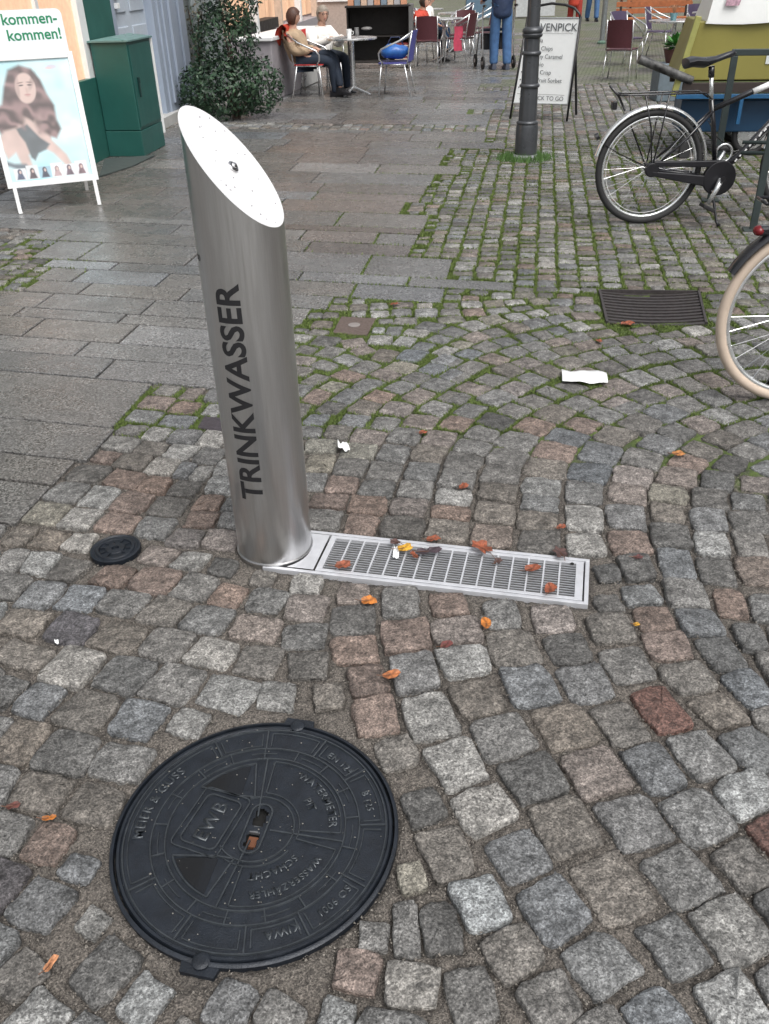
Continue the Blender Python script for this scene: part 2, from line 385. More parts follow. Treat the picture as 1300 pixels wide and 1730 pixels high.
# ------------------------------------------------------------------ setts seen one by one (pixel of each stone's middle, colour kind)
TR = """549 872 g;559 843 r;571 817 r;590 788 g;611 761 y;620 736 p;650 710 g;608 885 r;622 851 r;636 823 d;650 794 g;665 761 g;687 735 g;712 712 p
681 885 d;691 854 p;703 824 g;712 794 g;725 765 n;740 738 p;772 715 r;757 888 n;761 863 r;768 839 l;770 808 g;785 779 g;799 751 g;815 731 g;840 712 d;868 693 g;903 676 g;933 661 g
829 901 p;837 865 n;842 829 n;846 800 g;855 772 g;871 742 g;901 719 r;935 698 n;911 911 d;910 876 n;913 847 g;918 820 l;925 790 n;939 760 r;958 735 b;984 718 r
991 918 l;986 871 l;988 829 g;995 795 b;1014 764 b;1035 733 n;1081 716 g;1062 913 r;1059 869 b;1066 832 p;1071 801 p;1088 772 g;1116 749 b;1148 730 g;1187 716 p
1074 955 d;1136 902 d;1133 865 n;1129 832 y;1145 805 p;1164 779 r;1182 758 n;1217 742 d;1265 725 g;1143 948 b;1205 915 l;1201 876 b;1200 839 d;1215 811 d;1240 784 d;1270 763 g;1293 744 b
1212 961 d;1270 918 g;1265 875 g;1265 844 g;1281 814 p;1296 788 g;1278 962 p;1023 968 d;1023 1015 d;1032 1055 n;1057 1117 g;1115 1197 R;1186 1274 g;1266 1348 l;1308 1400 R
1081 1004 g;1100 1040 r;1131 1086 r;1165 1141 n;1220 1197 n;1278 1262 g;1163 1005 g;1186 1046 b;1217 1098 g;1268 1163 b;1315 1220 g;1241 1018 r;1277 1073 g;1318 1125 g;1292 1030 g;1318 1075 g
940 1043 p;961 1092 d;989 1151 b;1051 1218 d;1108 1295 b;1195 1378 g;1267 1461 d;1335 1530 g;851 1030 g;869 1089 n;892 1155 b;955 1221 n;1014 1301 p;1065 1386 b;1156 1477 g;1245 1571 l;1330 1665 g
760 1015 r;770 1061 p;783 1114 l;808 1175 n;849 1239 g;897 1312 d;957 1391 n;1042 1502 n;1134 1599 g;1242 1693 l;677 1012 g;681 1072 r;701 1132 b;729 1211 l;765 1287 l;821 1374 l;868 1441 b;929 1528 b;1017 1643 g;1112 1712 b
603 993 p;600 1045 d;602 1095 r;614 1146 r;630 1203 r;666 1277 n;706 1358 d;751 1441 n;809 1525 l;871 1614 n;938 1692 g;1020 1760 g;681 1478 y;738 1574 d;794 1680 g;634 1567 g;684 1567 g;600 1648 r;698 1671 l;507 1645 l;640 1735 g
452 972 n;518 983 l;450 1011 g;513 1023 p;391 1001 r;333 988 g;384 950 d;324 945 l;348 1044 g;432 1059 p;516 1072 d;358 1098 l;440 1117 g;521 1120 d;386 1171 l;480 1176 l;554 1189 n;562 1226 g;325 1221 l
65 1003 b;132 1008 b;203 1018 g;274 1033 n;12 993 g;48 1048 n;122 1059 k;203 1071 n;284 1084 g;33 1107 n;122 1125 l;208 1140 d;290 1149 g;8 1165 d;56 1181 b;147 1193 n;233 1216 b;-18 1235 g;28 1246 n;109 1272 d;208 1285 g
-30 1330 g;70 1340 n;160 1360 n;12 1405 g;74 1421 r;153 1454 b;64 1531 b;165 1548 l;-5 1490 k;-20 1600 g;33 1644 d;160 1644 d;258 1682 l;60 1722 l;375 1700 b;485 1712 g;565 1722 l;140 1760 g;320 1770 g;430 1780 g;-60 1700 g
244 703 g;223 726 g;267 731 l;307 738 b;203 748 l;259 756 n;305 761 l;175 770 r;223 779 n;279 787 l;317 794 b;150 797 d;213 807 r;267 818 r;312 822 d;114 830 g;170 835 l;223 845 r;282 853 d;76 868 y;132 878 l;196 880 r;269 886 g
33 903 n;81 908 n;135 914 l;312 906 p;267 934 p;18 944 g;64 947 l;124 957 d;188 967 r;259 977 r;359 768 g;368 742 l;333 798 l;384 791 l;372 819 l;359 846 r;397 850 g;346 876 r;390 877 g;375 908 p;-15 900 g;-35 950 g
287 657 g;330 664 p;360 666 b;266 680 r;317 687 r;360 694 l;300 710 b;407 668 l;400 700 g;411 730 n;410 760 g
532 710 b;522 729 g;569 727 n;539 750 y;541 778 y;532 815 g;535 669 r;558 688 d;588 671 b;615 688 n;638 669 r;666 692 p;705 667 p;530 641 g;560 650 y;590 635 r;627 650 g;615 620 g;650 632 p;678 655 g;680 620 y;705 639 g;733 623 b;740 648 g;765 635 b;761 609 b;768 671 g;742 690 g;788 692 g;795 655 p
841 671 g;801 657 p;774 671 g;875 653 p;831 641 g;898 640 g;859 626 n;977 678 g;1021 701 l;1011 664 p;965 655 g;928 626 n;891 612 p;919 600 g;958 590 y;963 613 n;1005 600 g;1032 620 g;993 629 p;1048 682 p;871 594 g;834 606 p;792 597 b;797 615 g;769 611 g;771 636 g;778 581 y;804 570 p;822 586 g;859 575 b;889 571 b;838 560 g;868 552 n;769 560 g;801 551 l;836 540 y;873 533 l;905 528 l;944 522 g;908 548 b;947 538 b;921 567 g;940 556 b;942 577 p;977 552 l;977 569 g;905 584 g;1016 563 n;995 583 p;1030 577 g;1039 593 g;986 532 p;1016 549 y
1092 557 p;1062 575 p;1136 565 g;1180 560 l;1099 571 g;1081 588 g;1129 580 l;1164 576 p;1067 608 g;1113 603 g;1159 596 l;1201 590 g;1168 616 g;1127 629 l;1081 636 l;1048 650 p;1095 671 g;1131 657 p;1166 648 l;1205 643 p;1221 611 g;1055 685 g;1161 682 g;1208 675 g;1254 666 p;1125 698 b;1219 703 l;1263 696 g;1293 685 g;1245 636 p;1284 657 g;1198 571 p;1256 544 l;1279 538 g;1258 571 g;1288 562 g;1265 590 l;1288 585 g;1277 606 g
505 555 g;508 570 l;545 577 d;520 590 g;555 594 g;512 610 p;548 615 g;600 580 p;612 590 p;640 575 l;638 556 l;665 556 g;700 560 l;725 553 g;690 575 l;715 580 g;655 600 n;690 600 b;745 575 b;755 590 l"""
PTS = []
def blocked(x, y):
    return occ(x, y)
for tok in TR.replace('\n', ';').split(';'):
    a = tok.split(); p = G(float(a[0]), float(a[1])); PTS.append([p.x, p.y, a[2]])
HAND = len(PTS)
# lattice orientation of each region (for the filled-in stones)
def region_angle(x, y):
    px, py = proj((x, y, 0))
    if y > 4.45 or (px > 1000 and py < 560): return math.radians(-10)
    return None
def in_slabs(x, y): return occ(x, y)
# fill everything that is not yet covered with further setts
cell = .25; hashg = {}
def hput(i):
    hashg.setdefault((int(PTS[i][0]//cell), int(PTS[i][1]//cell)), []).append(i)
def near(x, y, r):
    out = []; n = int(r//cell)+1; a, b = int(x//cell), int(y//cell)
    for i in range(a-n, a+n+1):
        for j in range(b-n, b+n+1):
            for k in hashg.get((i, j), ()):
                d = math.hypot(PTS[k][0]-x, PTS[k][1]-y)
                if d < r: out.append((d, k))
    return sorted(out)
for i in range(len(PTS)): hput(i)
# 1: straight rows beside the walkway and at the back (columns run up the street)
KC = math.radians(80)
Cd = Vector((math.cos(KC), math.sin(KC), 0)); Cn = Vector((math.cos(KC-PI/2), math.sin(KC-PI/2), 0))
def colour():
    return random.choices('gdlbrpny', [30, 8, 20, 6, 4, 12, 12, 4])[0]
def try_add(x, y, dmin):
    if x < GX0+.1 or x > GX1-.05 or y > GY1-.1 or y < .32: return
    for dx, dy in ((0, 0), (.022, 0), (-.022, 0), (0, .022), (0, -.022)):
        if occ(x+dx, y+dy): return
    nb = near(x, y, dmin)
    if nb: return
    PTS.append([x, y, colour()]); hput(len(PTS)-1)
KEYR = []
def left_fan(x, y): return False
u = -6.0
base = Vector((1.3, 4.7, 0))
k = -60
while k < 60:
    cx = base+Cn*(k*.118)
    v = -1.2
    while v < 9.6:
        L = random.uniform(.088, .122)
        p = cx+Cd*(v+L/2)
        fan = Vector((-2.32, 5.36, 0))
        px, py = proj((p.x, p.y, 0))
        front = 4.62 if px < 820 else 4.45
        if p.y > front-.0 and (p.x > -1.0 or p.y > 5.9):
            try_add(p.x+random.gauss(0, .003), p.y+random.gauss(0, .003), .074)
        v += L
    k += 1
# 2: the round rosette set into the slabs at the left
FAN = G(8, 441); FAN = Vector((FAN.x-.42, FAN.y-.02, 0))
for r in (.05, .16, .28, .40, .52, .64):
    n = max(4, int(2*PI*r/.115))
    for q in range(n):
        a = 2*PI*q/n+random.uniform(-.02, .02); try_add(FAN.x+r*math.cos(a), FAN.y+r*math.sin(a), .08)
# 3: anything left between the hand-placed stones and outside the picture
for it in range(3):
    for gx in np.arange(GX0, 3.6, .05 if it else .118):
        for gy in np.arange(.34 if it < 2 else 4.3, 5.2 if it < 2 else 9.0, .05 if it else .112):
            try_add(gx+random.uniform(-.008, .008), gy+random.uniform(-.008, .008), (.108, .1, .082)[it])
# stone frames: orientation from the neighbours, taken modulo a quarter turn
N = len(PTS); P = np.array([[p[0], p[1]] for p in PTS])
NB = []
for i in range(N):
    NB.append([k for d, k in near(P[i, 0], P[i, 1], .25) if k != i][:12])
Z = np.zeros(N, dtype=complex)
for i in range(N):
    z = 0
    for k in NB[i][:6]:
        d = P[k]-P[i]; r = math.hypot(*d); z += np.exp(4j*math.atan2(d[1], d[0]))*math.exp(-(r/.13)**2)
    if P[i, 1] > 4.6: z = np.exp(4j*KC)*.6
    Z[i] = z
for _ in range(3):
    Z2 = Z.copy()
    for i in range(N):
        for k in NB[i][:8]: Z2[i] += .5*Z[k]*math.exp(-(math.hypot(*(P[k]-P[i]))/.15)**2)
    Z = Z2/np.maximum(np.abs(Z2), 1e-6)*np.minimum(np.abs(Z2), 1)
CELLS = []
for i in range(N):
    a = np.angle(Z[i])/4; t = np.array([math.cos(a), math.sin(a)]); n = np.array([-t[1], t[0]])
    near_f = P[i, 1] < 4.3
    big = .078 if near_f else .066
    lim = [big, big, big, big]      # +t, -t, +n, -n
    for k in NB[i]:
        d = P[k]-P[i]; dt, dn = d@t, d@n
        if abs(dt) > abs(dn)*1.0:
            j = 0 if dt > 0 else 1; 
            if abs(dn) < .085: lim[j] = min(lim[j], abs(dt)/2)
        else:
            j = 2 if dn > 0 else 3; 
            if abs(dt) < .085: lim[j] = min(lim[j], abs(dn)/2)
    g = lambda: random.uniform(.0045, .0095) if P[i, 1] < 2.6 else random.uniform(.004, .0078)
    l = [max(.018, q-g()) for q in lim]
    q = []
    for st, sn in ((-1, -1), (1, -1), (1, 1), (-1, 1)):
        lt = l[0] if st > 0 else l[1]; ln = l[2] if sn > 0 else l[3]
        jt, jn = random.gauss(0, .0035), random.gauss(0, .0035)
        v = P[i]+t*(st*lt+jt)+n*(sn*ln+jn); q.append((v[0], v[1]))
    CELLS.append(q)
# trim against fixtures and slabs: shrink a stone towards its own middle until it is clear of them
def clear(q):
    c = np.mean(q, axis=0)
    for s in (1, .93, .86, .78, .7, .6, .5):
        qq = [c+(np.array(p)-c)*s for p in q]; bad = []
        for k in range(4):
            a, b = qq[k], qq[(k+1) % 4]
            for f in (0, .33, .66):
                e = a+(b-a)*f
                if occ(e[0], e[1]): bad.append((k, f))
        if not bad: return qq
        # pull only the offending side inward
        cc = np.mean(qq, axis=0); mv = np.zeros(2)
        for k, f in bad:
            e = qq[k]+(qq[(k+1) % 4]-qq[k])*f; mv += (cc-e)
        c = c+mv/np.linalg.norm(mv)*.006 if np.linalg.norm(mv) > 1e-6 else c
        q = [p+(c-np.mean(q, axis=0)) for p in [np.array(v) for v in q]]
    return None
STONES = []
SUP = OCC.copy()
for i in range(N):
    q = clear(CELLS[i])
    if q is None: continue
    a = abs(sum(q[k-1][0]*q[k][1]-q[k][0]*q[k-1][1] for k in range(4)))/2
    if a < .0012: continue
    STONES.append((q, PTS[i][2], i))
for q, c, i in STONES: raster([(p[0], p[1]) for p in q], .001)
def depth_of(q):
    c = np.mean(q, axis=0); return Vector((c[0], c[1], -CH)).dot(Fv)
def in_view(q):
    c = np.mean(q, axis=0); x, y = proj((c[0], c[1], 0)); return -40 < x < 1340 and -10 < y < 1790
STONES.sort(key=lambda s: (not in_view(s[0]), depth_of(s[0])))

# ------------------------------------------------------------------ where moss grows in the joints
MOSSB = [(560, 625, .42, 1), (265, 690, .16, 1), (310, 705, .12, .9), (560, 545, .25, .9), (640, 560, .45, .8), (740, 560, .35, .8), (700, 520, .5, .9), (900, 500, .6, .9), (850, 430, 1.0, .85), (800, 350, 1.1, .8),
 (900, 300, 1.2, .9), (960, 420, .6, 1), (980, 520, .3, 1), (720, 380, .6, .7), (870, 620, .42, 1), (780, 665, .3, 1), (950, 660, .42, 1), (1050, 640, .5, 1), (1150, 650, .5, 1), (1230, 690, .4, 1), (1150, 600, .6, .9), (1250, 560, .6, .8),
 (1000, 560, .35, .7), (1020, 510, .18, 1), (1210, 540, .25, 1), (1050, 430, .5, .7), (1150, 430, .5, .8), (1250, 450, .6, .7), (1040, 330, 1.0, .5), (1100, 210, 2.2, .8), (1030, 120, 3.0, .8), (1040, 180, 2.5, .8), (30, 440, .45, .8), (950, 240, .8, .6), (520, 470, .2, .3), (850, 260, .8, .7), (1170, 700, .35, .9)]
MOSSB = [(G(a, b), r, w) for a, b, r, w in MOSSB]
def moss_at(x, y):
    m = 0
    for p, r, w in MOSSB:
        d = math.hypot(x-p.x, (y-p.y)*.8)/r
        if d < 1.5: m = max(m, w*min(1, max(0, (1.4-d)*2.2)))
    return m
def moss_grid(X, Y):
    m = np.zeros_like(X)
    for p, r, w in MOSSB:
        d = np.hypot(X-p.x, (Y-p.y)*.8)/r; m = np.maximum(m, w*np.clip((1.4-d)*2.2, 0, 1))
    return m

# ------------------------------------------------------------------ the beds: fine near sheet, coarser far sheet, endless ground
def sheet(name, x0, x1, y0, y1, st, z, amp, mossy, parent=None):
    xs = np.arange(x0, x1+st*.5, st); ys = np.arange(y0, y1+st*.5, st); X, Y = np.meshgrid(xs, ys, indexing='ij')
    Zs = z+rng.normal(0, amp, X.shape)
    if st < .02:
        I = np.clip(((X-GX0)/GS).astype(int), 2, NX-3); J = np.clip(((Y-GY0)/GS).astype(int), 2, NY-3)
        nr = OCC[I, J]
        for a_, b_ in ((1, 0), (-1, 0), (0, 1), (0, -1)): nr = nr | OCC[I+a_, J+b_]
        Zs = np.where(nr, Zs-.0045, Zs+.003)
    Zs = Zs+.0025*np.sin(X*7.3+1.3*np.sin(Y*5.1))*np.cos(Y*6.1)
    m = moss_grid(X, Y) if mossy else np.zeros_like(X); Zs += m*.004
    # hollows under the iron and steel fixtures
    for c, r in ((MAN, MR-.012), (SMALL, .066)):
        Zs[np.hypot(X-c.x, Y-c.y) < r] = -.07
    u = (X-gmid.x)*GD.x+(Y-gmid.y)*GD.y; v = (X-gmid.x)*GN.x+(Y-gmid.y)*GN.y
    Zs[(u > GL0) & (u < -.012) & (np.abs(v) < GW-.008)] = -.07
    cD = (DRA[0]+DRA[2])/2
    Zs[(np.abs(X-cD.x) < .21) & (np.abs(Y-cD.y) < .2)] = -.07
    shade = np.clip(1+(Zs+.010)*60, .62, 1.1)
    nx, ny = X.shape
    vs = np.stack([X.ravel(), Y.ravel(), Zs.ravel()], 1)
    idx = np.arange(nx*ny).reshape(nx, ny)
    f = np.stack([idx[:-1, :-1].ravel(), idx[1:, :-1].ravel(), idx[1:, 1:].ravel(), idx[:-1, 1:].ravel()], 1)
    me = bpy.data.meshes.new(name); me.vertices.add(len(vs)); me.vertices.foreach_set('co', vs.astype(np.float32).ravel())
    me.loops.add(f.size); me.loops.foreach_set('vertex_index', f.astype(np.int32).ravel())
    me.polygons.add(len(f)); me.polygons.foreach_set('loop_start', (np.arange(len(f))*4).astype(np.int32))
    me.polygons.foreach_set('use_smooth', [True]*len(f)); me.update(); me.validate()
    ca = me.color_attributes.new('Col', 'FLOAT_COLOR', 'POINT')
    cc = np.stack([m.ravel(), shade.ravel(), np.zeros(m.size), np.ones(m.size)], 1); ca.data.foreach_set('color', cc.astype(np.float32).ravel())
    me.materials.append(M_bed); o = bpy.data.objects.new(name, me); COL.objects.link(o)
    if parent: o.parent = parent
    return o
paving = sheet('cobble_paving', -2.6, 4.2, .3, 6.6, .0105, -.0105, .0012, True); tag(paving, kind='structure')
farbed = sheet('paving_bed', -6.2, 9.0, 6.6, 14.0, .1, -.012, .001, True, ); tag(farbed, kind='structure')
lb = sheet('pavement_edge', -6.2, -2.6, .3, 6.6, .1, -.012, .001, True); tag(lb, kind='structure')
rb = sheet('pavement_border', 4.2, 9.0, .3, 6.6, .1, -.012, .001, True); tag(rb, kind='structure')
def add_stone(mb, q, ckey, big, ne):
    vs, fs, ring = stone_geo(q, None, big, 0.0, ne); col = vary(PAL[ckey], .11); mb.add(vs, fs, 0, col)
rest = MB(); cnt = 0
for k, (q, ck, i) in enumerate(STONES):
    if cnt < 300 and in_view(q):
        m = MB(); add_stone(m, q, ck, True, 5)
        c = np.mean(q, axis=0)
        o = m.build('cobblestone', M_stone, paving, smooth=75, off=(c[0], c[1]), color=True); o.location = (c[0], c[1], 0)
        cnt += 1
    else:
        y = np.mean(q, axis=0)[1]
        add_stone(rest, q, ck, y < 3.8, 4 if y < 5 else 3)
rest.build('cobblestones', M_stone, paving, smooth=75, color=True)['kind'] = 'stuff'
# ------------------------------------------------------------------ slabs into the scene
wk = MB(); wk.prism([uvp(-5.6, 1.8), uvp(1.6, 1.8), uvp(3.0, 14), uvp(-.2+3, 27), uvp(-6, 27)], -.10, -.045)
walk = tag(wk.build('walkway', mat('walkway_bedding', (.07,.065,.06), .9)), kind='structure')
srest = MB()
def sview(c): x, y = proj(c); return -250 < x < 1400 and -20 < y < 1790
SLABS.sort(key=lambda s: (not sview(s[3]), s[3].y))
for k, (vs, fs, col, c) in enumerate(SLABS):
    if k < 290 and sview(c):
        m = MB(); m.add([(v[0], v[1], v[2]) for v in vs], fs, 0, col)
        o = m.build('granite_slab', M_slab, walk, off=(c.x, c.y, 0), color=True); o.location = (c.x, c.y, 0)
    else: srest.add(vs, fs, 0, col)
if srest.v: srest.build('granite_slabs', M_slab, walk, color=True)['kind'] = 'stuff'
def setts_material():
    m = bpy.data.materials.new('far_setts'); m.use_nodes = True; t = m.node_tree; N = t.nodes; L = t.links; b = N['Principled BSDF']
    b.inputs['Roughness'].default_value = .55
    g = N.new('ShaderNodeNewGeometry'); mp = N.new('ShaderNodeMapping'); mp.inputs['Rotation'].default_value = (0, 0, math.radians(15)); L.new(g.outputs['Position'], mp.inputs['Vector'])
    br = N.new('ShaderNodeTexBrick'); br.inputs['Scale'].default_value = 1; br.inputs['Brick Width'].default_value = .12; br.inputs['Row Height'].default_value = .11
    br.inputs['Mortar Size'].default_value = .012; br.inputs['Mortar Smooth'].default_value = .3
    br.inputs['Color1'].default_value = (.13,.126,.118,1); br.inputs['Color2'].default_value = (.20,.193,.182,1); br.inputs['Mortar'].default_value = (.05,.06,.03,1)
    L.new(mp.outputs[0], br.inputs['Vector'])
    n = N.new('ShaderNodeTexNoise'); n.inputs['Scale'].default_value = 1.2; n.inputs['Detail'].default_value = 5; L.new(g.outputs['Position'], n.inputs['Vector'])
    cr = N.new('ShaderNodeValToRGB'); e = cr.color_ramp.elements; e[0].position = .38; e[0].color = (.8,.95,.6,1); e[1].position = .62; e[1].color = (1.05,1.02,1,1); L.new(n.outputs['Fac'], cr.inputs[0])
    mu = N.new('ShaderNodeMix'); mu.data_type = 'RGBA'; mu.blend_type = 'MULTIPLY'; mu.inputs[0].default_value = 1; L.new(br.outputs['Color'], mu.inputs[6]); L.new(cr.outputs[0], mu.inputs[7])
    L.new(mu.outputs[2], b.inputs['Base Color'])
    bn = N.new('ShaderNodeBump'); bn.inputs['Distance'].default_value = .006; bn.invert = True; L.new(br.outputs['Fac'], bn.inputs['Height']); L.new(bn.outputs[0], b.inputs['Normal'])
    return m
M_sett = setts_material()
st = MB(); st.add([(-9, 13.96, -.006), (16, 13.96, -.006), (16, 130, -.006), (-9, 130, -.006)], [(0,1,2,3)]); tag(st.build('street', M_sett), kind='structure')
st = MB(); st.add([(9, .0, -.006), (16, .0, -.006), (16, 13.96, -.006), (9, 13.96, -.006)], [(0,1,2,3)]); tag(st.build('side_pavement', M_sett), kind='structure')
gm = MB(); gm.add([(-300, -300, -.11), (300, -300, -.11), (300, 300, -.11), (-300, 300, -.11)], [(0,1,2,3)]); tag(gm.build('ground', mat('ground_soil', (.12,.115,.105), .9, scale=2)), kind='structure')

# ------------------------------------------------------------------ moss blades and grit in the joints (nobody could count them)
def scatter(name, label, cat, n, box, test, maker, m):
    vs = []; fs = []; k = 0; tries = 0; 
    while k < n and tries < n*14:
        tries += 1
        x = random.uniform(box[0], box[1]); y = box[2]+(box[3]-box[2])*random.random()**1.3
        if occ(x, y) or not test(x, y): continue
        b = len(vs); v, f = maker(x, y); vs += v; fs += [tuple(i+b for i in q) for q in f]; k += 1
    mb = MB(); mb.add(vs, fs); o = mb.build(name, m); return tag(o, label, cat, kind='stuff')
def blade(x, y):
    h = random.uniform(.005, .014)*(1.2 if y < 4.5 else 1.5); w = random.uniform(.0016, .0032)*(1 if y < 4 else 1.9); a = random.uniform(0, PI); lx, ly = random.gauss(0, .5)*h, random.gauss(0, .5)*h
    return [(x-w*math.cos(a), y-w*math.sin(a), -.008), (x+w*math.cos(a), y+w*math.sin(a), -.008), (x+lx, y+ly, -.008+h)], [(0,1,2)]
scatter('moss', 'bright green moss and short grass growing in the joints between the setts', 'moss', 150000, (-2.4, 4.2, 2.9, 9.5), lambda x, y: random.random() < moss_at(x, y)**2, blade, M_moss)
def grit(x, y):
    r = random.uniform(.0012, .0034); z = -.0085
    p = [Vector((random.gauss(0, 1), random.gauss(0, 1), random.gauss(0, .6))).normalized()*r for _ in range(4)]
    return [(x+q.x, y+q.y, z+q.z+r*.5) for q in p], [(0,1,2),(0,2,3),(0,3,1),(1,3,2)]
M_grit = mat('grit', (.17,.155,.135), .8, var=.5, scale=180, stretch='world')
scatter('joint_gravel', 'fine brown grit and gravel filling the joints between the setts', 'gravel', 26000, (-1.3, 1.5, .55, 3.4), lambda x, y: True, grit, M_grit)
lp = G(888, 268)
vs = []; fs = []
mb = MB()
for k in range(900):
    a = random.uniform(0, 2*PI); r = random.uniform(.10, .24)*(1 if random.random() < .75 else 1.25); x, y = lp.x+r*math.cos(a), lp.y+r*math.sin(a)*.9
    h = random.uniform(.02, .075)*(1.1-(r-.1)*2.5); dx, dy = random.gauss(0, .02), random.gauss(0, .02); w = .004
    mb.add([(x-w, y, -.006), (x+w, y, -.006), (x+dx, y+dy, h)], [(0,1,2)])
tag(mb.build('grass_tuft', mat('grass_green', (.055,.125,.022), .7, var=.35, scale=60, stretch='world')), 'ring of fresh green grass around the foot of the grey lamp post', 'grass', kind='stuff')

# ------------------------------------------------------------------ the drinking fountain
H0, SL, AZ = 1.0988, 1.1722, math.radians(158)
ft = thing('drinking_fountain', 'tall brushed steel drinking water post with slanted white cut top and black lettering', 'drinking fountain', BOL)
n = 96
mb = MB(); vs = []; zs = 60
def ztop(t, r=BR): return H0+SL*math.cos(t-AZ)*r
for i in range(zs+1):
    for k in range(n):
        t = 2*PI*k/n; f = i/zs; r = BR
        z = ztop(t)*f
        vs.append((r*math.cos(t), r*math.sin(t), -.02 if i == 0 else z))
fs = [(i*n+k, i*n+(k+1) % n, (i+1)*n+(k+1) % n, (i+1)*n+k) for i in range(zs) for k in range(n)]
mb.add(vs, fs); mb.build('post', M_steel, ft, smooth=True)
cut = MB(); vs = []; 
for rr, dz in ((BR, 0), (BR-.0035, .0), (BR-.005, -.0008), (BR*.55, -.0008)):
    for k in range(n):
        t = 2*PI*k/n; vs.append((rr*math.cos(t), rr*math.sin(t), H0+SL*math.cos(t-AZ)*rr+dz+.0002))
vs.append((0, 0, H0-.0006))
fs = [(i*n+k, i*n+(k+1) % n, (i+1)*n+(k+1) % n, (i+1)*n+k) for i in range(3) for k in range(n)]+[(3*n+k, 3*n+(k+1) % n, 4*n) for k in range(n)]
cut.add(vs, fs)
M_plate = mat('satin_steel', (.97,.97,.975), .42, metal=.5, var=.03, scale=20, rvar=.04)
cut.build('basin', M_plate, ft, smooth=30)
nz = Vector((-SL*math.cos(AZ), -SL*math.sin(AZ), 1)).normalized(); Mn = nz.to_track_quat('Z', 'Y').to_matrix().to_4x4()
M_but = mat('polished_steel', (.55,.55,.56), .15, metal=1, var=0)
bt = MB(); bt.lathe([(.0145, 0), (.0145, .004), (.0125, .0055), (.0100, .0055), (.0095, .003), (.0085, .003), (.008, .009), (.0045, .0115), (0.0008, .012)], (0, 0, H0), 28, M=Mn)
bt.build('push_button', M_but, ft, smooth=40)
dr = MB()
for k in range(24):
    r = BR*.93*math.sqrt(random.random()); t = random.uniform(0, 2*PI); q = random.uniform(.0009, .0024)
    if r < .018: continue
    dr.ell((r*math.cos(t), r*math.sin(t), H0+SL*math.cos(t-AZ)*r), (q*1.3, q, q*.6), 8, 4, M=Mn)
dd = dr.build('water_drops', mat('water_drop', (.35,.35,.36), .08, var=0, rvar=0), ft, smooth=True); dd['kind'] = 'stuff'
# lettering
def text_mesh(txt, size, bold=.0, space=1.0, res=4):
    c = bpy.data.curves.new('lettering', 'FONT'); c.body = txt; c.size = size; c.offset = bold; c.space_character = space; c.resolution_u = res
    c.align_x = 'CENTER'; c.align_y = 'CENTER'
    o = bpy.data.objects.new('lettering_tmp', c); COL.objects.link(o)
    dg = bpy.context.evaluated_depsgraph_get(); dg.update()
    me = bpy.data.meshes.new_from_object(o.evaluated_get(dg)); bpy.data.objects.remove(o)
    return me
def cut_bm(me, axis, step):
    bm = bmesh.new(); bm.from_mesh(me)
    lo = min(v.co[axis] for v in bm.verts); hi = max(v.co[axis] for v in bm.verts); x = lo+step
    no = Vector((1, 0, 0)) if axis == 0 else Vector((0, 1, 0))
    while x < hi:
        bmesh.ops.bisect_plane(bm, geom=bm.verts[:]+bm.edges[:]+bm.faces[:], plane_co=no*x, plane_no=no); x += step
    return bm
def finish_bm(bm, name, m, parent, extr=0.0):
    me = bpy.data.meshes.new(name); bm.to_mesh(me); bm.free(); me.materials.append(m)
    o = bpy.data.objects.new(name, me); COL.objects.link(o); o.parent = parent
    return o
M_ink = mat('black_print', (.012,.012,.014), .5, var=0, rvar=0)
me = text_mesh('TRINKWASSER', .098, bold=.0024, space=1.0)
x0 = min(v.co.x for v in me.vertices); x1 = max(v.co.x for v in me.vertices); y0 = min(v.co.y for v in me.vertices); y1 = max(v.co.y for v in me.vertices)
bm = cut_bm(me, 1, .006)
LA = math.radians(-107.5)
for v in bm.verts:
    z = .228+(v.co.x-x0)/(x1-x0)*(.851-.228); s = ((v.co.y-y0)/(y1-y0)-.5)*.068
    a = LA-s/BR; v.co = Vector(((BR+.0006)*math.cos(a), (BR+.0006)*math.sin(a), z))
finish_bm(bm, 'lettering', M_ink, ft)
for z, size, s_ in ((.90, .040, 'g'), (1.10, .018, 'o')):
    me = text_mesh(s_, size); bm = cut_bm(me, 1, .006)
    for v in bm.verts:
        a = math.radians(-160)-v.co.y/BR; v.co = Vector(((BR+.0006)*math.cos(a), (BR+.0006)*math.sin(a), z+v.co.x))
    finish_bm(bm, 'printed_mark', M_ink, ft)
# base collar
cb = MB(); cb.lathe([(BR, .0015), (BR+.0005, .005), (BR+.0035, .005), (BR+.004, .0015)], (0, 0, 0), 64, cap=False); cb.build('base_collar', M_steel, ft, smooth=40)

# ------------------------------------------------------------------ the steel drain grating in front of it
M_gal = mat('grating_steel', (.56,.57,.60), .40, metal=.35, var=.06, scale=40, rvar=.1, mott=.08)
gr = thing('drain_grating', 'long narrow steel drain grating set in the setts beside the steel post', 'drain grate', (gmid.x, gmid.y, 0), math.atan2(GD.y, GD.x))
fr = MB(); U0 = GL0-.0; zt = .001
fin = -.045; win = GW-.012
fr.box(((U0)/2, -GW+.006, -.018), (-U0, .012, .038)); fr.box(((U0)/2, GW-.006, -.018), (-U0, .012, .038)); fr.box((-.006, 0, -.0182), (.012, 2*GW-.024, .0375))
# end plate under the post
def arc_plate():
    R = BR+.004; pts = []
    u1 = GL0+.152
    for k in range(0, 25):
        t = -PI/2+PI*k/24; pts.append((GL0+R*math.cos(t), R*math.sin(t)))
    pts = [p for p in pts if abs(p[1]) <= win]
    pts.sort(key=lambda p: p[1])
    return [(u1, -win)]+[(u1, win)]+pts[::-1]
ap = arc_plate()
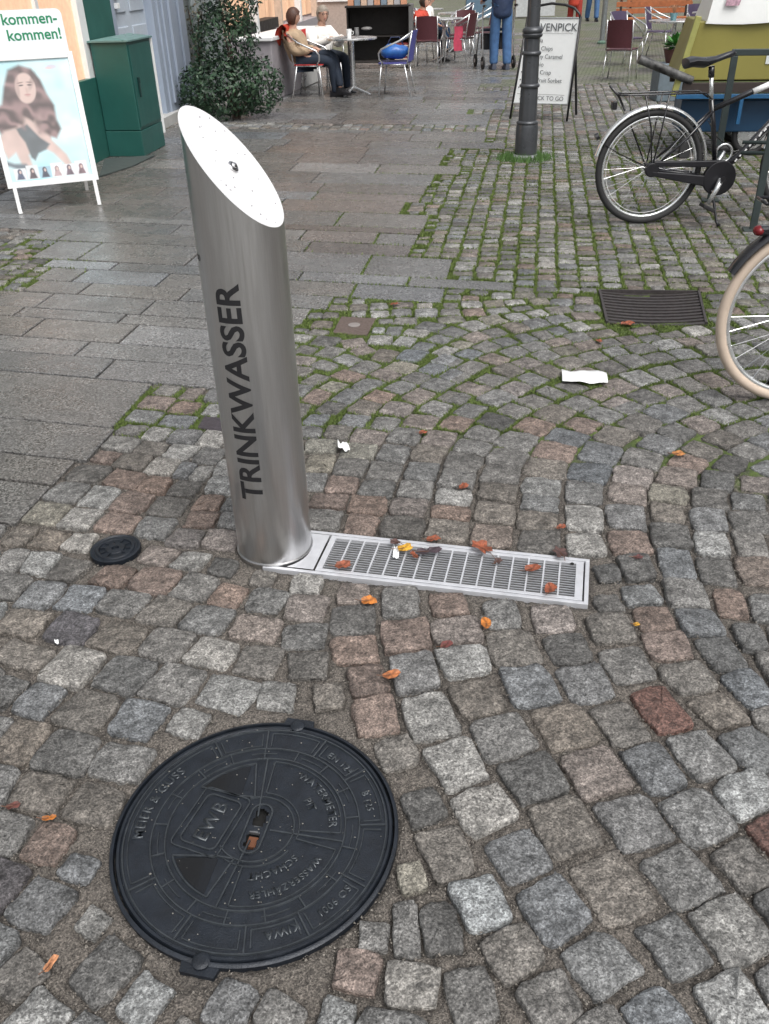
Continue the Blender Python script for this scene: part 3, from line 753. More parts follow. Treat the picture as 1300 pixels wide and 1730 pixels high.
# build as strips between the arc and the straight edge
arc = sorted(ap[2:], key=lambda p: p[1]); u1 = GL0+.152
vs = [(p[0], p[1], .0008) for p in arc]+[(u1, p[1], .0008) for p in arc]; m_ = len(arc)
fr.add(vs, [(i, m_+i, m_+i+1, i+1) for i in range(m_-1)])
fr.build('outer_frame', M_gal, gr, bevel=.0012)
ux0, ux1 = GL0+.158, -.0165; vw = win-.0035
inn = MB(); b_ = .013
inn.box(((ux0+ux1)/2, -vw+b_/2, -.006), (ux1-ux0, b_, .014)); inn.box(((ux0+ux1)/2, vw-b_/2, -.006), (ux1-ux0, b_, .014))
inn.box((ux0+.009, 0, -.006), (.018, 2*vw-2*b_, .014)); inn.box((ux1-.011, 0, -.006), (.022, 2*vw-2*b_, .014))
inn.build('grate_frame', M_gal, gr, bevel=.001)
a0, a1 = ux0+.018, ux1-.022; NCB = 16
for k in range(1, NCB):
    x = a0+(a1-a0)*k/NCB; m = MB(); m.box((x, 0, -.0035), (.0048, 2*vw-2*b_, .008)); m.build('cross_bar', M_gal, gr)
M_bar = mat('grate_bar_steel', (.40,.41,.43), .45, metal=.5, var=.1, scale=40)
for k in range(1, 14):
    y = -(vw-b_)+2*(vw-b_)*k/14; m = MB(); m.box(((a0+a1)/2, y, -.0028), (a1-a0, .0032, .0036)); m.build('grate_bar', M_bar, gr)
tr = MB(); tr.box((U0/2, 0, -.062), (-U0, 2*GW-.03, .004)); tr.build('trough', M_dark, gr)
sc = MB(); sc.lathe([(.006, 0), (.005, .002), (.001, .002)], (-.05, vw-.018, .001), 12); sc.build('lock_screw', M_dark, gr)

# ------------------------------------------------------------------ manhole cover
mh = thing('manhole_cover', 'large round black cast iron manhole cover with raised ribs and lettering in the foreground', 'manhole cover', MAN)
R1 = MR; rc = R1-.010
fo = MB()
fo.lathe([(R1-.016, -.05), (R1+.0, -.05), (R1+.001, -.003), (R1-.003, .0), (R1-.0065, .0), (R1-.008, -.012)], n=120, cap=False)
dirx = Vector((math.cos(ax), math.sin(ax), 0)); dirn = Vector((-dirx.y, dirx.x, 0))
for s in (1, -1):
    c = dirx*s*(R1+.004); w = .038
    pl = [c+dirn*w-dirx*s*.012, c+dirn*w*.85+dirx*s*.014, c-dirn*w*.85+dirx*s*.014, c-dirn*w-dirx*s*.012]
    if s < 0: pl = pl
    area = (pl[1]-pl[0]).cross(pl[2]-pl[0]).z
    fo.prism([(p.x, p.y) for p in (pl if area > 0 else pl[::-1])], -.05, -.0045)
fo.build('frame', M_iron, mh, smooth=40)
# cover disc with slot openings
kd = math.radians(77); kx = Vector((math.cos(kd), math.sin(kd), 0)); ky = Vector((-kx.y, kx.x, 0))
def inslot(p):
    a, b = p.dot(kx), p.dot(ky)
    return False
cv = MB(); z0c = -.0045
NR, NA = 34, 160; vs = []; fs = []
cv.lathe([(rc, -.04), (rc, -.006), (rc-.003, -.001), (rc-.008, -.001), (rc-.0105, z0c)], n=160, cap=False)
# flat field as a fine disc, with the key slot left open
g_ = .0045; xs = np.arange(-rc, rc+g_, g_); idx = {}
def vid(i, j):
    if (i, j) not in idx: idx[(i, j)] = len(vs); vs.append((i*g_, j*g_, z0c+random.gauss(0, .00012)))
    return idx[(i, j)]
nn = int(rc/g_)+1
for i in range(-nn, nn):
    for j in range(-nn, nn):
        p = Vector(((i+.5)*g_, (j+.5)*g_, 0))
        if p.length > rc-.008: continue
        a, b = p.dot(kx), p.dot(ky)
        hole = any(math.hypot(max(abs(a-c_)-.011, 0), b) < .0125 for c_ in (.0265, -.0265))
        if hole: continue
        fs.append((vid(i, j), vid(i+1, j), vid(i+1, j+1), vid(i, j+1)))
cv.add(vs, fs)
cv.build('cover', M_iron, mh, smooth=35)
def arcrib(mb, r, t0, t1, w=.0032, h=.0036, z=z0c):
    n = max(3, int(abs(t1-t0)/math.radians(3))); vs = []; 
    for i in range(n+1):
        t = t0+(t1-t0)*i/n
        for rr, zz in ((r-w*.7, z-.001), (r-w*.35, z+h), (r+w*.35, z+h), (r+w*.7, z-.001)): vs.append((rr*math.cos(t), rr*math.sin(t), zz))
    fs = [(i*4+k, i*4+k+1, (i+1)*4+k+1, (i+1)*4+k) for i in range(n) for k in range(3)]+[(0,1,2,3), (n*4+3, n*4+2, n*4+1, n*4)]
    mb.add(vs, fs)
def linrib(mb, p, q, w=.0032, h=.0036): 
    mb.bar((p[0], p[1], z0c+h/2-.0005), (q[0], q[1], z0c+h/2-.0005), w, h+.001)
def pol(r, t): return (r*math.cos(t), r*math.sin(t))

def pxa(x, y):      # polar position on the cover seen at a pixel
    p = G(x, y)-MAN; return math.hypot(p.x, p.y), math.atan2(p.y, p.x)
rb = MB()
rA, rB, rC, rD = .267, .226, .195, .163
# outer ring panels
seps = [D(a) for a in (193, 152, 104, 66, 38, 4, -26, -62, -100, -127, -153)]
seps = sorted([pxa(*p)[1] for p in ((225, 1500), (365, 1255), (455, 1228), (540, 1265), (612, 1302), (650, 1392), (622, 1500), (530, 1595), (412, 1600), (290, 1590))])
arcrib(rb, rA+.002, 0, 2*PI)
arcrib(rb, .214, 0, 2*PI); arcrib(rb, .185, 0, 2*PI)
for k, t in enumerate(seps):
    linrib(rb, pol(.214, t), pol(rA, t))
    t2 = seps[(k+1) % len(seps)]+(2*PI if k == len(seps)-1 else 0)
    m0, m1 = t+.045, t2-.045
    arcrib(rb, rA-.0075, m0, m1, .0022, .0026) if k % 2 else arcrib(rb, .2225, m0, m1, .0022, .0026)
    linrib(rb, pol(.2225, m0), pol(rA-.0085, m0), .0022, .0026)
    linrib(rb, pol(.2225, m1), pol(rA-.0085, m1), .0022, .0026)
for k in range(17):
    t = 2*PI*k/17+.1; linrib(rb, pol(.186, t), pol(.2135, t), .0026, .003)
for k in range(11):
    t = 2*PI*k/11+.3; arcrib(rb, .2, t, t+.28, .002, .0026)
# inner sectors: four spokes, inner ring, logo frame
arcrib(rb, .079, D(-150), D(105)); arcrib(rb, .090, D(-20), D(82), .0024); arcrib(rb, .090, D(-128), D(-38), .0024)
for t, r0_ in ((D(88), .03), (D(-12), .03), (D(-108), .03)): 
    linrib(rb, pol(r0_, t), pol(.184, t)); 
for t0, t1 in ((D(-6), D(82)), (D(-101), D(-19))):
    arcrib(rb, .176, t0, t1, .0024); linrib(rb, pol(.090, t0), pol(.176, t0), .0024); linrib(rb, pol(.09, t1), pol(.176, t1), .0024)
arcrib(rb, .172, D(96), D(140)); linrib(rb, pol(.172, D(140)), pol(.095, D(118))); linrib(rb, pol(.172, D(96)), pol(.08, D(98))); linrib(rb, pol(.08, D(98)), pol(.095, D(118)))
arcrib(rb, .172, D(200), D(243)); linrib(rb, pol(.172, D(200)), pol(.095, D(222))); linrib(rb, pol(.172, D(243)), pol(.08, D(243))); linrib(rb, pol(.08, D(243)), pol(.095, D(222)))
# key slot collar
def stadium(mb, c, d, hl, r, w=.0034, h=.004):
    d = Vector(d).normalized(); nrm = Vector((-d.y, d.x, 0)); pts = []
    for k in range(13): a = -PI/2+PI*k/12; pts.append(c+d*(hl+r*math.cos(a))+nrm*r*math.sin(a))
    for k in range(13): a = PI/2+PI*k/12; pts.append(c+d*(-hl+r*math.cos(a))+nrm*r*math.sin(a))
    for k in range(len(pts)): linrib(mb, pts[k], pts[(k+1) % len(pts)], w, h)
stadium(rb, Vector((0, 0, 0)), kx, .038, .022)
# logo panel
lc = G(357, 1386)-MAN; ld = (G(384, 1337)-G(335, 1432)).normalized(); ld = Vector((math.cos(D(68)), math.sin(D(68)), 0)); lnn = Vector((-ld.y, ld.x, 0))
def rrect(mb, c, d, hx, hy, r, w=.003, h=.0036):
    n_ = Vector((-d.y, d.x, 0)); pts = []
    for sx, sy, a0_ in ((1, 1, 0), (-1, 1, 90), (-1, -1, 180), (1, -1, 270)):
        for k in range(5):
            a = D(a0_+90*k/4); pts.append(c+d*(sx*(hx-r)+r*math.cos(a))+n_*(sy*(hy-r)+r*math.sin(a)))
    for k in range(len(pts)): linrib(mb, pts[k], pts[(k+1) % len(pts)], w, h)
rrect(rb, lc, ld, .062, .041, .014); rrect(rb, lc, ld, .076, .054, .012, .0024)
M_rib = mat('worn_rib_iron', (.046,.053,.060), .36, metal=.4, var=.3, scale=50, rvar=.12, spec=.6)
rb.build('raised_ribs', M_rib, mh)
def raised(txt, size, place, parent, name='lettering', h=.0024, bold=.0006):
    me = text_mesh(txt, size, bold=bold, space=1.05, res=3)
    bm = bmesh.new(); bm.from_mesh(me)
    r = bmesh.ops.extrude_face_region(bm, geom=bm.faces[:]); 
    for e in r['geom']:
        if isinstance(e, bmesh.types.BMVert): e.co.z += h
    for v in bm.verts: v.co = place(v.co)
    return finish_bm(bm, name, M_rib, parent)
def on_arc(rad, tc): # reading clockwise, tops outward
    return lambda co: Vector(((rad+co.y)*math.cos(tc-co.x/rad), (rad+co.y)*math.sin(tc-co.x/rad), z0c+co.z-.0004))
for txt, rad, px_, sz in (('MEIER & GUSS', .241, (255, 1350), .030), ('KIWA', .2385, (484, 1600), .025), ('ISO 9001', .2385, (585, 1535), .022), ('EN 124', .2385, (585, 1280), .024), ('B 125', .2385, (635, 1348), .022),
                          ('WATERMETER', .158, (545, 1345), .025), ('PIT', .122, (528, 1355), .024), ('SCHACHT', .111, (475, 1498), .022), ('WASSERZÄHLER', .152, (505, 1520), .021)):
    raised(txt, sz, on_arc(rad, pxa(*px_)[1]), mh)
raised('EWB', .046, lambda co: lc+ld*co.x+lnn*co.y+Vector((0, 0, z0c+co.z-.0004)), mh)
for s in (1, -1):
    lg = MB(); c = dirx*s*(R1-.006); lg.lathe([(.017, -.02), (.017, .0005), (.014, .003), (.008, .0035), (.001, .0036)], (c.x, c.y, 0), 24); lg.build('hinge_lug', M_iron, mh, smooth=40)
for t0, t1, in ((D(100), D(138)), (D(203), D(240))):
    w_ = MB(); pts = [(.168*math.cos(t0+(t1-t0)*i/10), .168*math.sin(t0+(t1-t0)*i/10)) for i in range(11)]+[(.098*math.cos(t), .098*math.sin(t)) for t in ((t1+t0)/2+(t1-t0)*.12, (t1+t0)/2-(t1-t0)*.12)]
    w_.add([(x, y, z0c+.0009) for x, y in pts], [tuple(range(len(pts)))]); w_.build('wet_film', MAT.get('water_film') or mat('water_film', (.006,.007,.009), .06, var=0, rvar=.03, scale=30, spec=.6), mh)
sp_ = MB()
for k in range(150):
    a = random.uniform(0, 2*PI); r = rc*math.sqrt(random.random())*.98; q = random.uniform(.0006, .0016)*(1.6 if random.random() < .08 else 1)
    sp_.ell((r*math.cos(a), r*math.sin(a), z0c+.001), (q*1.4, q, q), 5, 3)
sp_.build('grit_specks', mat('pale_grit', (.16,.155,.14), .7), mh)['kind'] = 'stuff'
ks = MB(); ks.box((0, 0, -.030), (.16, .09, .004), rot=kd); ks.build('key_box', M_dark, mh)
kb = MB(); kb.box((0, 0, -.010), (.017, .03, .010), rot=kd); kb.build('key_bridge', mat('worn_iron', (.12,.125,.13), .4, metal=.5), mh, bevel=.002)
kr = MB(); c = kx*-.0265; kr.box((c.x, c.y, -.018), (.024, .02, .012), rot=kd); kr.build('dead_leaf_bit', mat('leaf_rust', (.12,.045,.02), .8), mh)

# ------------------------------------------------------------------ small covers in the paving
sm = thing('valve_cover', 'small round black iron valve cover among the setts left of the steel post', 'valve cover', (SMALL.x, SMALL.y, 0))
m = MB(); m.lathe([(.076, -.04), (.076, .0), (.070, .002), (.066, -.001), (.060, -.001), (.058, .003), (.050, .003), (.048, -.002), (.030, -.002), (.028, .002), (.012, .002), (.010, -.006), (.0008, -.006)], n=40); m.build('cover_plate', M_iron, sm, smooth=35)
m = MB()
for k in range(10): t = 2*PI*k/10; m.bar((.032*math.cos(t), .032*math.sin(t), .0005), (.047*math.cos(t), .047*math.sin(t), .0005), .004, .004)
m.build('raised_studs', M_iron, sm)
M_purple = mat('old_iron_plate', (.075,.065,.075), .5, metal=.4, var=.3, scale=60, bump=.001)
q = [G(333, 722), G(374, 727), G(383, 706), G(345, 703)]; cc = sum(q, Vector())/4
m = MB(); m.prism([(p.x-cc.x, p.y-cc.y) for p in q], -.03, .0005); tag(m.build('hydrant_plate', M_purple, bevel=.004), 'dark rusty rectangular iron plate half hidden behind the steel post', 'metal plate').location = (cc.x, cc.y, 0)
q = SQ2; cc = sum(q, Vector())/4
hb = thing('square_cover', 'small square rusty brown iron cover in the mossy setts behind the steel post', 'valve cover', (cc.x, cc.y, 0))
m = MB(); m.prism([((p.x-cc.x)*1, (p.y-cc.y)*1) for p in q], -.03, .0); m.build('cover_plate', mat('rust_plate', (.10,.075,.065), .7, var=.3, scale=70, bump=.0015), hb, bevel=.004)
m = MB(); m.lathe([(.03, -.001), (.03, .003), (.02, .004), (.001, .004)], n=20); m.build('lifting_eye', mat('worn_rust', (.22,.20,.19), .6), hb, smooth=40)
# street gully with curved bars
cc = sum(DRA, Vector())/4
dg_ = thing('gully_grate', 'curved dark slotted iron gully grate in front of the parked bicycle', 'drain grate', (cc.x, cc.y, 0))
Q = [p-cc for p in DRA]     # bl, br, tr, tl
def bil(u, v):
    sag = -.016*(1-(2*u-1)**2)
    p = (Q[0]*(1-u)+Q[1]*u)*(1-v)+(Q[3]*(1-u)+Q[2]*u)*v; return Vector((p.x, p.y, sag+.006))
M_gul = mat('gully_iron', (.07,.062,.062), .5, metal=.5, var=.25, scale=50)
nb = 11
for k in range(nb):
    m = MB(); v0, v1 = (k+.12)/nb, (k+.62)/nb; pts = []
    if k in (0,): v0 = 0
    for i in range(9):
        u = .02+.96*i/8; a = bil(u, v0); b = bil(u, v1); pts += [a, b, b-Vector((0, 0, .025)), a-Vector((0, 0, .025))]
    fs = [(i*4+j, (i+1)*4+j, (i+1)*4+(j+1) % 4, i*4+(j+1) % 4) for i in range(8) for j in range(4)]+[(0,1,2,3), (32,35,34,33)]
    m.add(pts, fs); m.build('grate_bar', M_gul, dg_)
m = MB()
for u in (0, .985):
    pts = []
    for v in (0, .5, 1): a = bil(u, v); b = bil(u+.015, v); pts += [a, b]
    m.bar(bil(u+.0075, 0)+Vector((0, 0, -.008)), bil(u+.0075, .985)+Vector((0, 0, -.008)), .012, .028)
m.bar(bil(.02, .99)+Vector((0, 0, -.006)), bil(.98, .99)+Vector((0, 0, -.006)), .010, .02)
m.build('rim', M_gul, dg_)
m = MB(); m.prism([(p.x*.98, p.y*.98) for p in Q], -.075, -.055); m.build('pit', M_dark, dg_)
# ------------------------------------------------------------------ the house fronts along the left side (they run up the street)
FA = math.radians(84); FO = Vector((-2.409, 11.576, 0)); FD = Vector((math.cos(FA), math.sin(FA), 0)); FNn = Vector((math.sin(FA), -math.cos(FA), 0))   # normal towards the street
def fr_part(root, name, m, items, bevel=0.0):
    """items: (u0, u1, z0, z1, depth0, depth1) in the facade frame: u up the street, depth out from the wall"""
    mb = MB()
    for u0, u1, z0, z1, d0, d1 in items: mb.box(((u0+u1)/2, -(d0+d1)/2, (z0+z1)/2), (u1-u0, abs(d1-d0), z1-z0))
    return mb.build(name, m, root, bevel=bevel)
M_teal = mat('teal_paint', (.020,.105,.088), .5, var=.08, scale=6)
M_teal2 = mat('teal_enamel', (.016,.088,.076), .42, var=.10, scale=5, bump=.0004, bscale=300)
M_bluegrey = mat('blue_grey_paint', (.30,.35,.43), .5, var=.06, scale=4)
M_palepanel = mat('pale_door_paint', (.47,.53,.60), .45, var=.05)
M_greywall = mat('weathered_render', (.20,.23,.23), .8, var=.2, scale=5)
M_white = mat('white_paint', (.80,.81,.81), .4, var=.03)
M_stonew = mat('pale_stone', (.42,.42,.41), .75, var=.12, scale=8)
hs1 = thing('shop_front', 'teal shop front with pale blue grey door and pilaster behind the green cabinet', 'building', FO, FA)
fr_part(hs1, 'wall', M_teal, [(-7.5, -1.70, .35, 3.1, -.35, 0), (-2.46, -1.70, .70, 3.0, 0, .03)])
fr_part(hs1, 'plinth', M_teal, [(-3.6, -1.62, 0, .70, 0, .07), (-2.30, -1.95, 0, .42, .07, .12)], .006)
fr_part(hs1, 'upper_wall', mat('house_render', (.36,.35,.33), .85, var=.1), [(-7.5, 1.6, 3.1, 9.5, -.35, 0)])
fr_part(hs1, 'door', M_palepanel, [(-1.62, -.40, .14, 2.6, -.12, -.06)], .004)
for u in (-1.30, -.72): fr_part(hs1, 'door_panel', M_palepanel, [(u-.22, u+.22, .30, 1.05, -.06, -.045), (u-.22, u+.22, 1.18, 2.4, -.06, -.045)], .008)
fr_part(hs1, 'door_frame', M_bluegrey, [(-1.70, -1.60, .1, 2.8, -.12, .03), (-.44, -.30, .1, 2.8, -.12, .03), (-1.7, -.3, 2.6, 2.8, -.12, .04)], .006)
fr_part(hs1, 'pilaster', M_bluegrey, [(-.30, .72, 0.11, 3.1, -.1, .05), (-.20, -.13, .2, 3, .05, .075), (0.02, .10, .2, 3, .05, .085), (.40, .62, .2, 3, .05, .08)], .006)
fr_part(hs1, 'doorstep', M_stonew, [(-1.75, .74, 0, .115, -.3, .10)], .006)
fr_part(hs1, 'letter_box', M_white, [(-.98, -.62, 1.42, 1.72, -.045, .01)], .005)
fr_part(hs1, 'door_sign', M_white, [(-1.46, -1.33, 1.30, 1.9, -.045, -.02), (-1.43, -1.36, 1.22, 1.27, -.045, 0)], .003)
fr_part(hs1, 'side_wall', M_greywall, [(.72, 1.62, 0, 3.1, -.35, -.02)])
dp = MB(); q = lambda u, d, z: (u, -d, z)
dp.tube([q(1.06, .05, 3), q(1.06, .05, .75), q(1.08, .06, .55), q(1.14, .16, .42)], .045, 10); dp.build('downpipe', mat('grey_zinc', (.33,.37,.38), .4, metal=.5), hs1, smooth=True)
# window with the white frame behind the poster stand
fr_part(hs1, 'window_frame', M_white, [(-2.62, -2.46, .50, 2.4, 0, .06), (-4.9, -2.46, .36, .50, 0, .06), (-4.9, -2.46, 2.4, 2.52, 0, .06)], .006)
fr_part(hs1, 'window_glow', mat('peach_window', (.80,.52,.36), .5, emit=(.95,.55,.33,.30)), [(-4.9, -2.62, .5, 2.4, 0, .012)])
fr_part(hs1, 'window_mullion', M_white, [(-3.42, -3.36, .5, 2.4, .012, .04)])

# next house: warm lit bakery front behind the seated guests
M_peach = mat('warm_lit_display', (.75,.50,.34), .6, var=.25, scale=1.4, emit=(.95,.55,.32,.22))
M_pgrey = mat('lilac_grey_render', (.30,.28,.30), .75, var=.06)
M_darkin = mat('dark_interior', (.018,.015,.014), .6)
h2 = thing('bakery_front', 'warm lit bakery front with peach window bays behind the seated guests', 'building', FO+FD*1.62, FA)
fr_part(h2, 'wall', M_greywall, [(0, 1.2, 0, 9, -.4, -.03), (1.2, 14, 3.0, 9.0, -.4, 0)])
fr_part(h2, 'stall_riser', M_pgrey, [(1.2, 14, 0, .62, -.4, .04)], .006)
for k in range(6):
    u = 1.25+k*2.1
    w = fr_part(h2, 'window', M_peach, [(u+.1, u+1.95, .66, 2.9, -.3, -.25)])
    fr_part(h2, 'window_post', M_white if k % 2 else mat('pale_peach_paint', (.62,.48,.38), .5), [(u-.06, u+.08, .62, 3.0, -.1, .03)], .005)
fr_part(h2, 'shelf', M_darkin, [(1.3, 5.2, .64, .80, -.25, .0)])
# low rendered wall between the shrub and the first table
lw = thing('low_wall', 'low lilac grey terrace wall with pale cap behind the red chair', 'wall', (-1.30, 13.10, 0), D(79))
m = MB(); m.box((1.2, .24, .36), (2.5, .44, .72)); m.build('wall_body', M_pgrey, lw, bevel=.01)
m = MB(); m.box((1.2, .24, .745), (2.58, .50, .05)); m.build('coping', M_white, lw, bevel=.01)
m = MB(); m.box((1.9, -.0, .30), (1.0, .05, .58)); m.build('pale_panel', M_stonew, lw, bevel=.004)
# buildings closing the far end, and an added one unseen at the right
def house(name, label, x0, x1, y0, y1, h, m, wins=True):
    cx, cy = (x0+x1)/2, (y0+y1)/2
    t = thing(name, label, 'building', (cx, cy, 0))
    mb = MB(); mb.box((0, 0, h/2), (x1-x0, y1-y0, h)); mb.build('wall', m, t)
    mb = MB(); mb.prism([(-(x1-x0)/2-.3, -(y1-y0)/2-.3), ((x1-x0)/2+.3, -(y1-y0)/2-.3), ((x1-x0)/2+.3, (y1-y0)/2+.3), (-(x1-x0)/2-.3, (y1-y0)/2+.3)], h, h+.3); mb.build('roof', mat(name+'_roof', (.16,.07,.05), .8), t)
    if wins:
        gl = MAT.get('window_glass') or mat('window_glass', (.03,.035,.04), .08, rvar=0)
        for s, L, ax_ in ((x0-cx, y1-y0, 'x'), (y0-cy, x1-x0, 'y')):
            n_ = max(1, int(L/2.4))
            for fl in range(int(h/3)):
                for k in range(n_):
                    p = -L/2+L*(k+.5)/n_; z = 1.7+fl*3
                    w = MB(); f = MB()
                    c = (s-.02, p, z) if ax_ == 'x' else (p, s-.02, z); d = (.06, 1.1, 1.5) if ax_ == 'x' else (1.1, .06, 1.5)
                    d2 = (.05, 1.26, 1.66) if ax_ == 'x' else (1.26, .05, 1.66)
                    f.box(c, d2); fo_ = f.build('window', M_white, t); w.box(c, (d[0]+.02 if ax_ == 'x' else d[0], d[1]+.02 if ax_ == 'y' else d[1], d[2])); w.build('pane', gl, fo_)
    return t
house('town_house', 'pale cream town house closing the far end of the street', -6, 6.5, 62, 72, 11, mat('cream_render', (.50,.46,.38), .85))
house('brick_house', 'red brick town house at the far right end of the street', 8, 20, 56, 66, 11, mat('brick_red', (.28,.13,.09), .85, var=.2))
house('added_shade_house', 'unseen grey plaster house added along the right side to shade the square', 11.5, 19, -2, 16, 10.5, mat('grey_plaster', (.32,.31,.29), .85))  # out of view, added so that it darkens the ground against the sky

# ------------------------------------------------------------------ green distribution cabinet
c1, c2, c3 = G(192, 262), G(245, 264), G(280, 245)
ca = math.atan2((c3-c2).y, (c3-c2).x)
cb_ = thing('utility_cabinet', 'teal green street utility cabinet with handle standing before the pale door', 'cabinet', c2, ca)
wd = (c2-c1).length; dp_ = (c3-c2).length
m = MB(); m.box((dp_/2, wd/2, .115), (dp_, wd, .23)); m.build('base', M_teal2, cb_, bevel=.006)
m = MB(); m.box((dp_/2, wd/2, .61), (dp_-.006, wd-.006, .75)); m.build('body', M_teal2, cb_, bevel=.006)
m = MB(); m.prism([(-.02, -.02), (dp_+.02, -.02), (dp_+.02, wd+.02), (-.02, wd+.02)], .985, 1.0); 
m.add([(-.02, -.02, 1.0), (dp_+.02, -.02, 1.0), (dp_+.02, wd+.02, 1.0), (-.02, wd+.02, 1.0), (.06, wd/2, 1.03), (dp_-.06, wd/2, 1.03)], [(0,1,5,4), (1,2,5), (2,3,4,5), (3,0,4)])
m.build('lid', mat('teal_lid', (.12,.22,.21), .35), cb_, bevel=.003)
m = MB(); m.box((dp_/2, -.002, .61), (dp_-.05, .008, .70)); m.build('door', M_teal2, cb_, bevel=.003)
m = MB(); m.box((.115, -.014, .60), (.022, .018, .17)); m.box((.115, -.02, .66), (.012, .02, .05)); m.build('handle', mat('dark_teal_metal', (.008,.03,.028), .4), cb_, bevel=.003)
m = MB(); m.box((dp_+.012, -.0, .55), (.02, .03, .86)); m.build('edge_strip', M_white, cb_, bevel=.002)
e_ = thing('fibre_mat', 'dark green grey door mat slab lying before the green cabinet', 'mat', G(205, 275))
m = MB(); qq = [G(168, 300), G(178, 270), G(262, 264), G(225, 282)]; oo = G(205, 275); m.prism([((p-oo).x, (p-oo).y) for p in qq], .004, .014); m.build('mat_body', mat('grey_green_rubber', (.045,.06,.058), .8), e_)

# ------------------------------------------------------------------ poster stand at the left
fr_, fl_ = G(176, 345), G(27, 362); pa = math.atan2((fr_-fl_).y, (fr_-fl_).x)
ps = thing('poster_stand', 'white framed pavement poster stand showing a long haired model at the left edge', 'poster stand', fr_, pa)
LN = D(10); Rl = Matrix.Rotation(-LN, 4, 'X')
def onb(mb): 
    mb.v = [tuple(Rl @ Vector(v)) for v in mb.v]; return mb
Wd = .66
for lx_ in (-.035, -Wd+.045): m = MB(); m.box((lx_, 0, .10), (.028, .028, .20)); onb(m).build('leg', M_white, ps, bevel=.003)
m = MB(); bw = .040
m.box((-bw/2, 0, .62), (bw, .025, .88)); m.box((-Wd+bw/2, 0, .62), (bw, .025, .88)); m.box((-Wd/2, 0, .18+bw/2), (Wd-2*bw, .0245, bw)); m.box((-Wd/2, 0, 1.06-bw/2), (Wd-2*bw, .0245, bw))
onb(m).build('frame', M_white, ps, bevel=.004)
m = MB(); m.box((-Wd/2, .006, .62), (Wd-2*bw+.004, .006, .80)); onb(m).build('backing', M_white, ps)
def rpoly(x0, x1, z0, z1, r):
    out = []
    for cx, cz, a0_ in ((x1-r, z1-r, 0), (x0+r, z1-r, 90), (x0+r, z0, 180), (x1-r, z0, 270)):
        if a0_ >= 180: out.append((x0 if a0_ == 180 else x1, z0)); continue
        for k in range(6): a = D(a0_+90*k/5); out.append((cx+r*math.cos(a), cz+r*math.sin(a)))
    return out
m = MB(); pz = rpoly(-Wd+.02, -.02, 1.058, 1.335, .04); Mxz = Matrix(((1,0,0,0),(0,0,1,0),(0,1,0,0),(0,0,0,1)))
m.prism(pz, -.006, .006, M=Mxz); onb(m).build('header_board', mat('board_white', (.72,.76,.80), .5, var=.02), ps)
M_green = mat('green_print', (.0,.20,.085), .5, var=0, rvar=0)
def flat_text(txt, size, x, z, y, parent, m, align='RIGHT', name='lettering', lean=True, bold=.0, M=None):
    c = bpy.data.curves.new('lettering', 'FONT'); c.body = txt; c.size = size; c.offset = bold; c.align_x = align
    o = bpy.data.objects.new('lettering_tmp', c); COL.objects.link(o); dg = bpy.context.evaluated_depsgraph_get(); dg.update()
    me = bpy.data.meshes.new_from_object(o.evaluated_get(dg)); bpy.data.objects.remove(o)
    for v in me.vertices:
        p = Vector((x+v.co.x, y, z+v.co.y)); v.co = (Rl @ p) if lean else ((M @ p) if M else p)
    me.materials.clear(); me.materials.append(m); me.name = name; ob = bpy.data.objects.new(name, me); COL.objects.link(ob); ob.parent = parent; return ob
flat_text('kommen-', .098, -.055, 1.245, -.0075, ps, M_green, bold=.0018); flat_text('kommen!', .098, -.045, 1.145, -.0075, ps, M_green, bold=.0018)
for lx_ in (-.05, -Wd+.05): m = MB(); m.bar((lx_, .62, 0), (lx_, .20, 1.02), .025, .025); m.build('rear_leg', M_white, ps)
m = MB(); m.bar((-.0625, .46, .38), (-Wd+.0625, .46, .38), .02, .02); m.build('brace', M_white, ps)
# the printed picture: a fine grid with a colour for every point
PW, PH, nx, ny = Wd-2*bw, .80, 170, 232
U, V = np.meshgrid(np.linspace(0, 1, nx), np.linspace(0, 1, ny), indexing='ij')      # v up
def smooth(e0, e1, x): t = np.clip((x-e0)/(e1-e0), 0, 1); return t*t*(3-2*t)
def noise2(U, V, f, seed):
    r = np.random.default_rng(seed); g = r.random((f*2+3, f*2+3)); x, y = U*f*1.2, V*f*1.7; i, j = np.clip(x.astype(int), 0, f*2), np.clip(y.astype(int), 0, f*2); fx, fy = x-i, y-j
    fx = fx*fx*(3-2*fx); fy = fy*fy*(3-2*fy)
    return g[i, j]*(1-fx)*(1-fy)+g[i+1, j]*fx*(1-fy)+g[i, j+1]*(1-fx)*fy+g[i+1, j+1]*fx*fy
n1, n2, n3 = noise2(U, V, 3, 1), noise2(U, V, 9, 2), noise2(U, V, 30, 3)
img = np.zeros((nx, ny, 3)); img[:] = (.50, .76, .82)
img += ((n1-.5)*.5+(n2-.5)*.25)[..., None]*np.array([.5, .25, .2]); img += (smooth(.2, .9, U)*.12)[..., None]
def paint(mask, col, tex=0.0, n=None):
    c = np.array(col)[None, None, :]*(1+tex*((n if n is not None else n3)-.5)[..., None]*2)
    img[:] = img*(1-mask[..., None])+c*mask[..., None]
def ellm(cx, cy, rx, ry, rot=0, s=.08):
    dx, dy = (U-cx)*PW/PH, V-cy; c, sn = math.cos(rot), math.sin(rot); a = (dx*c+dy*sn)/rx; b = (-dx*sn+dy*c)/ry
    return 1-smooth(1-s, 1+s, np.sqrt(a*a+b*b))
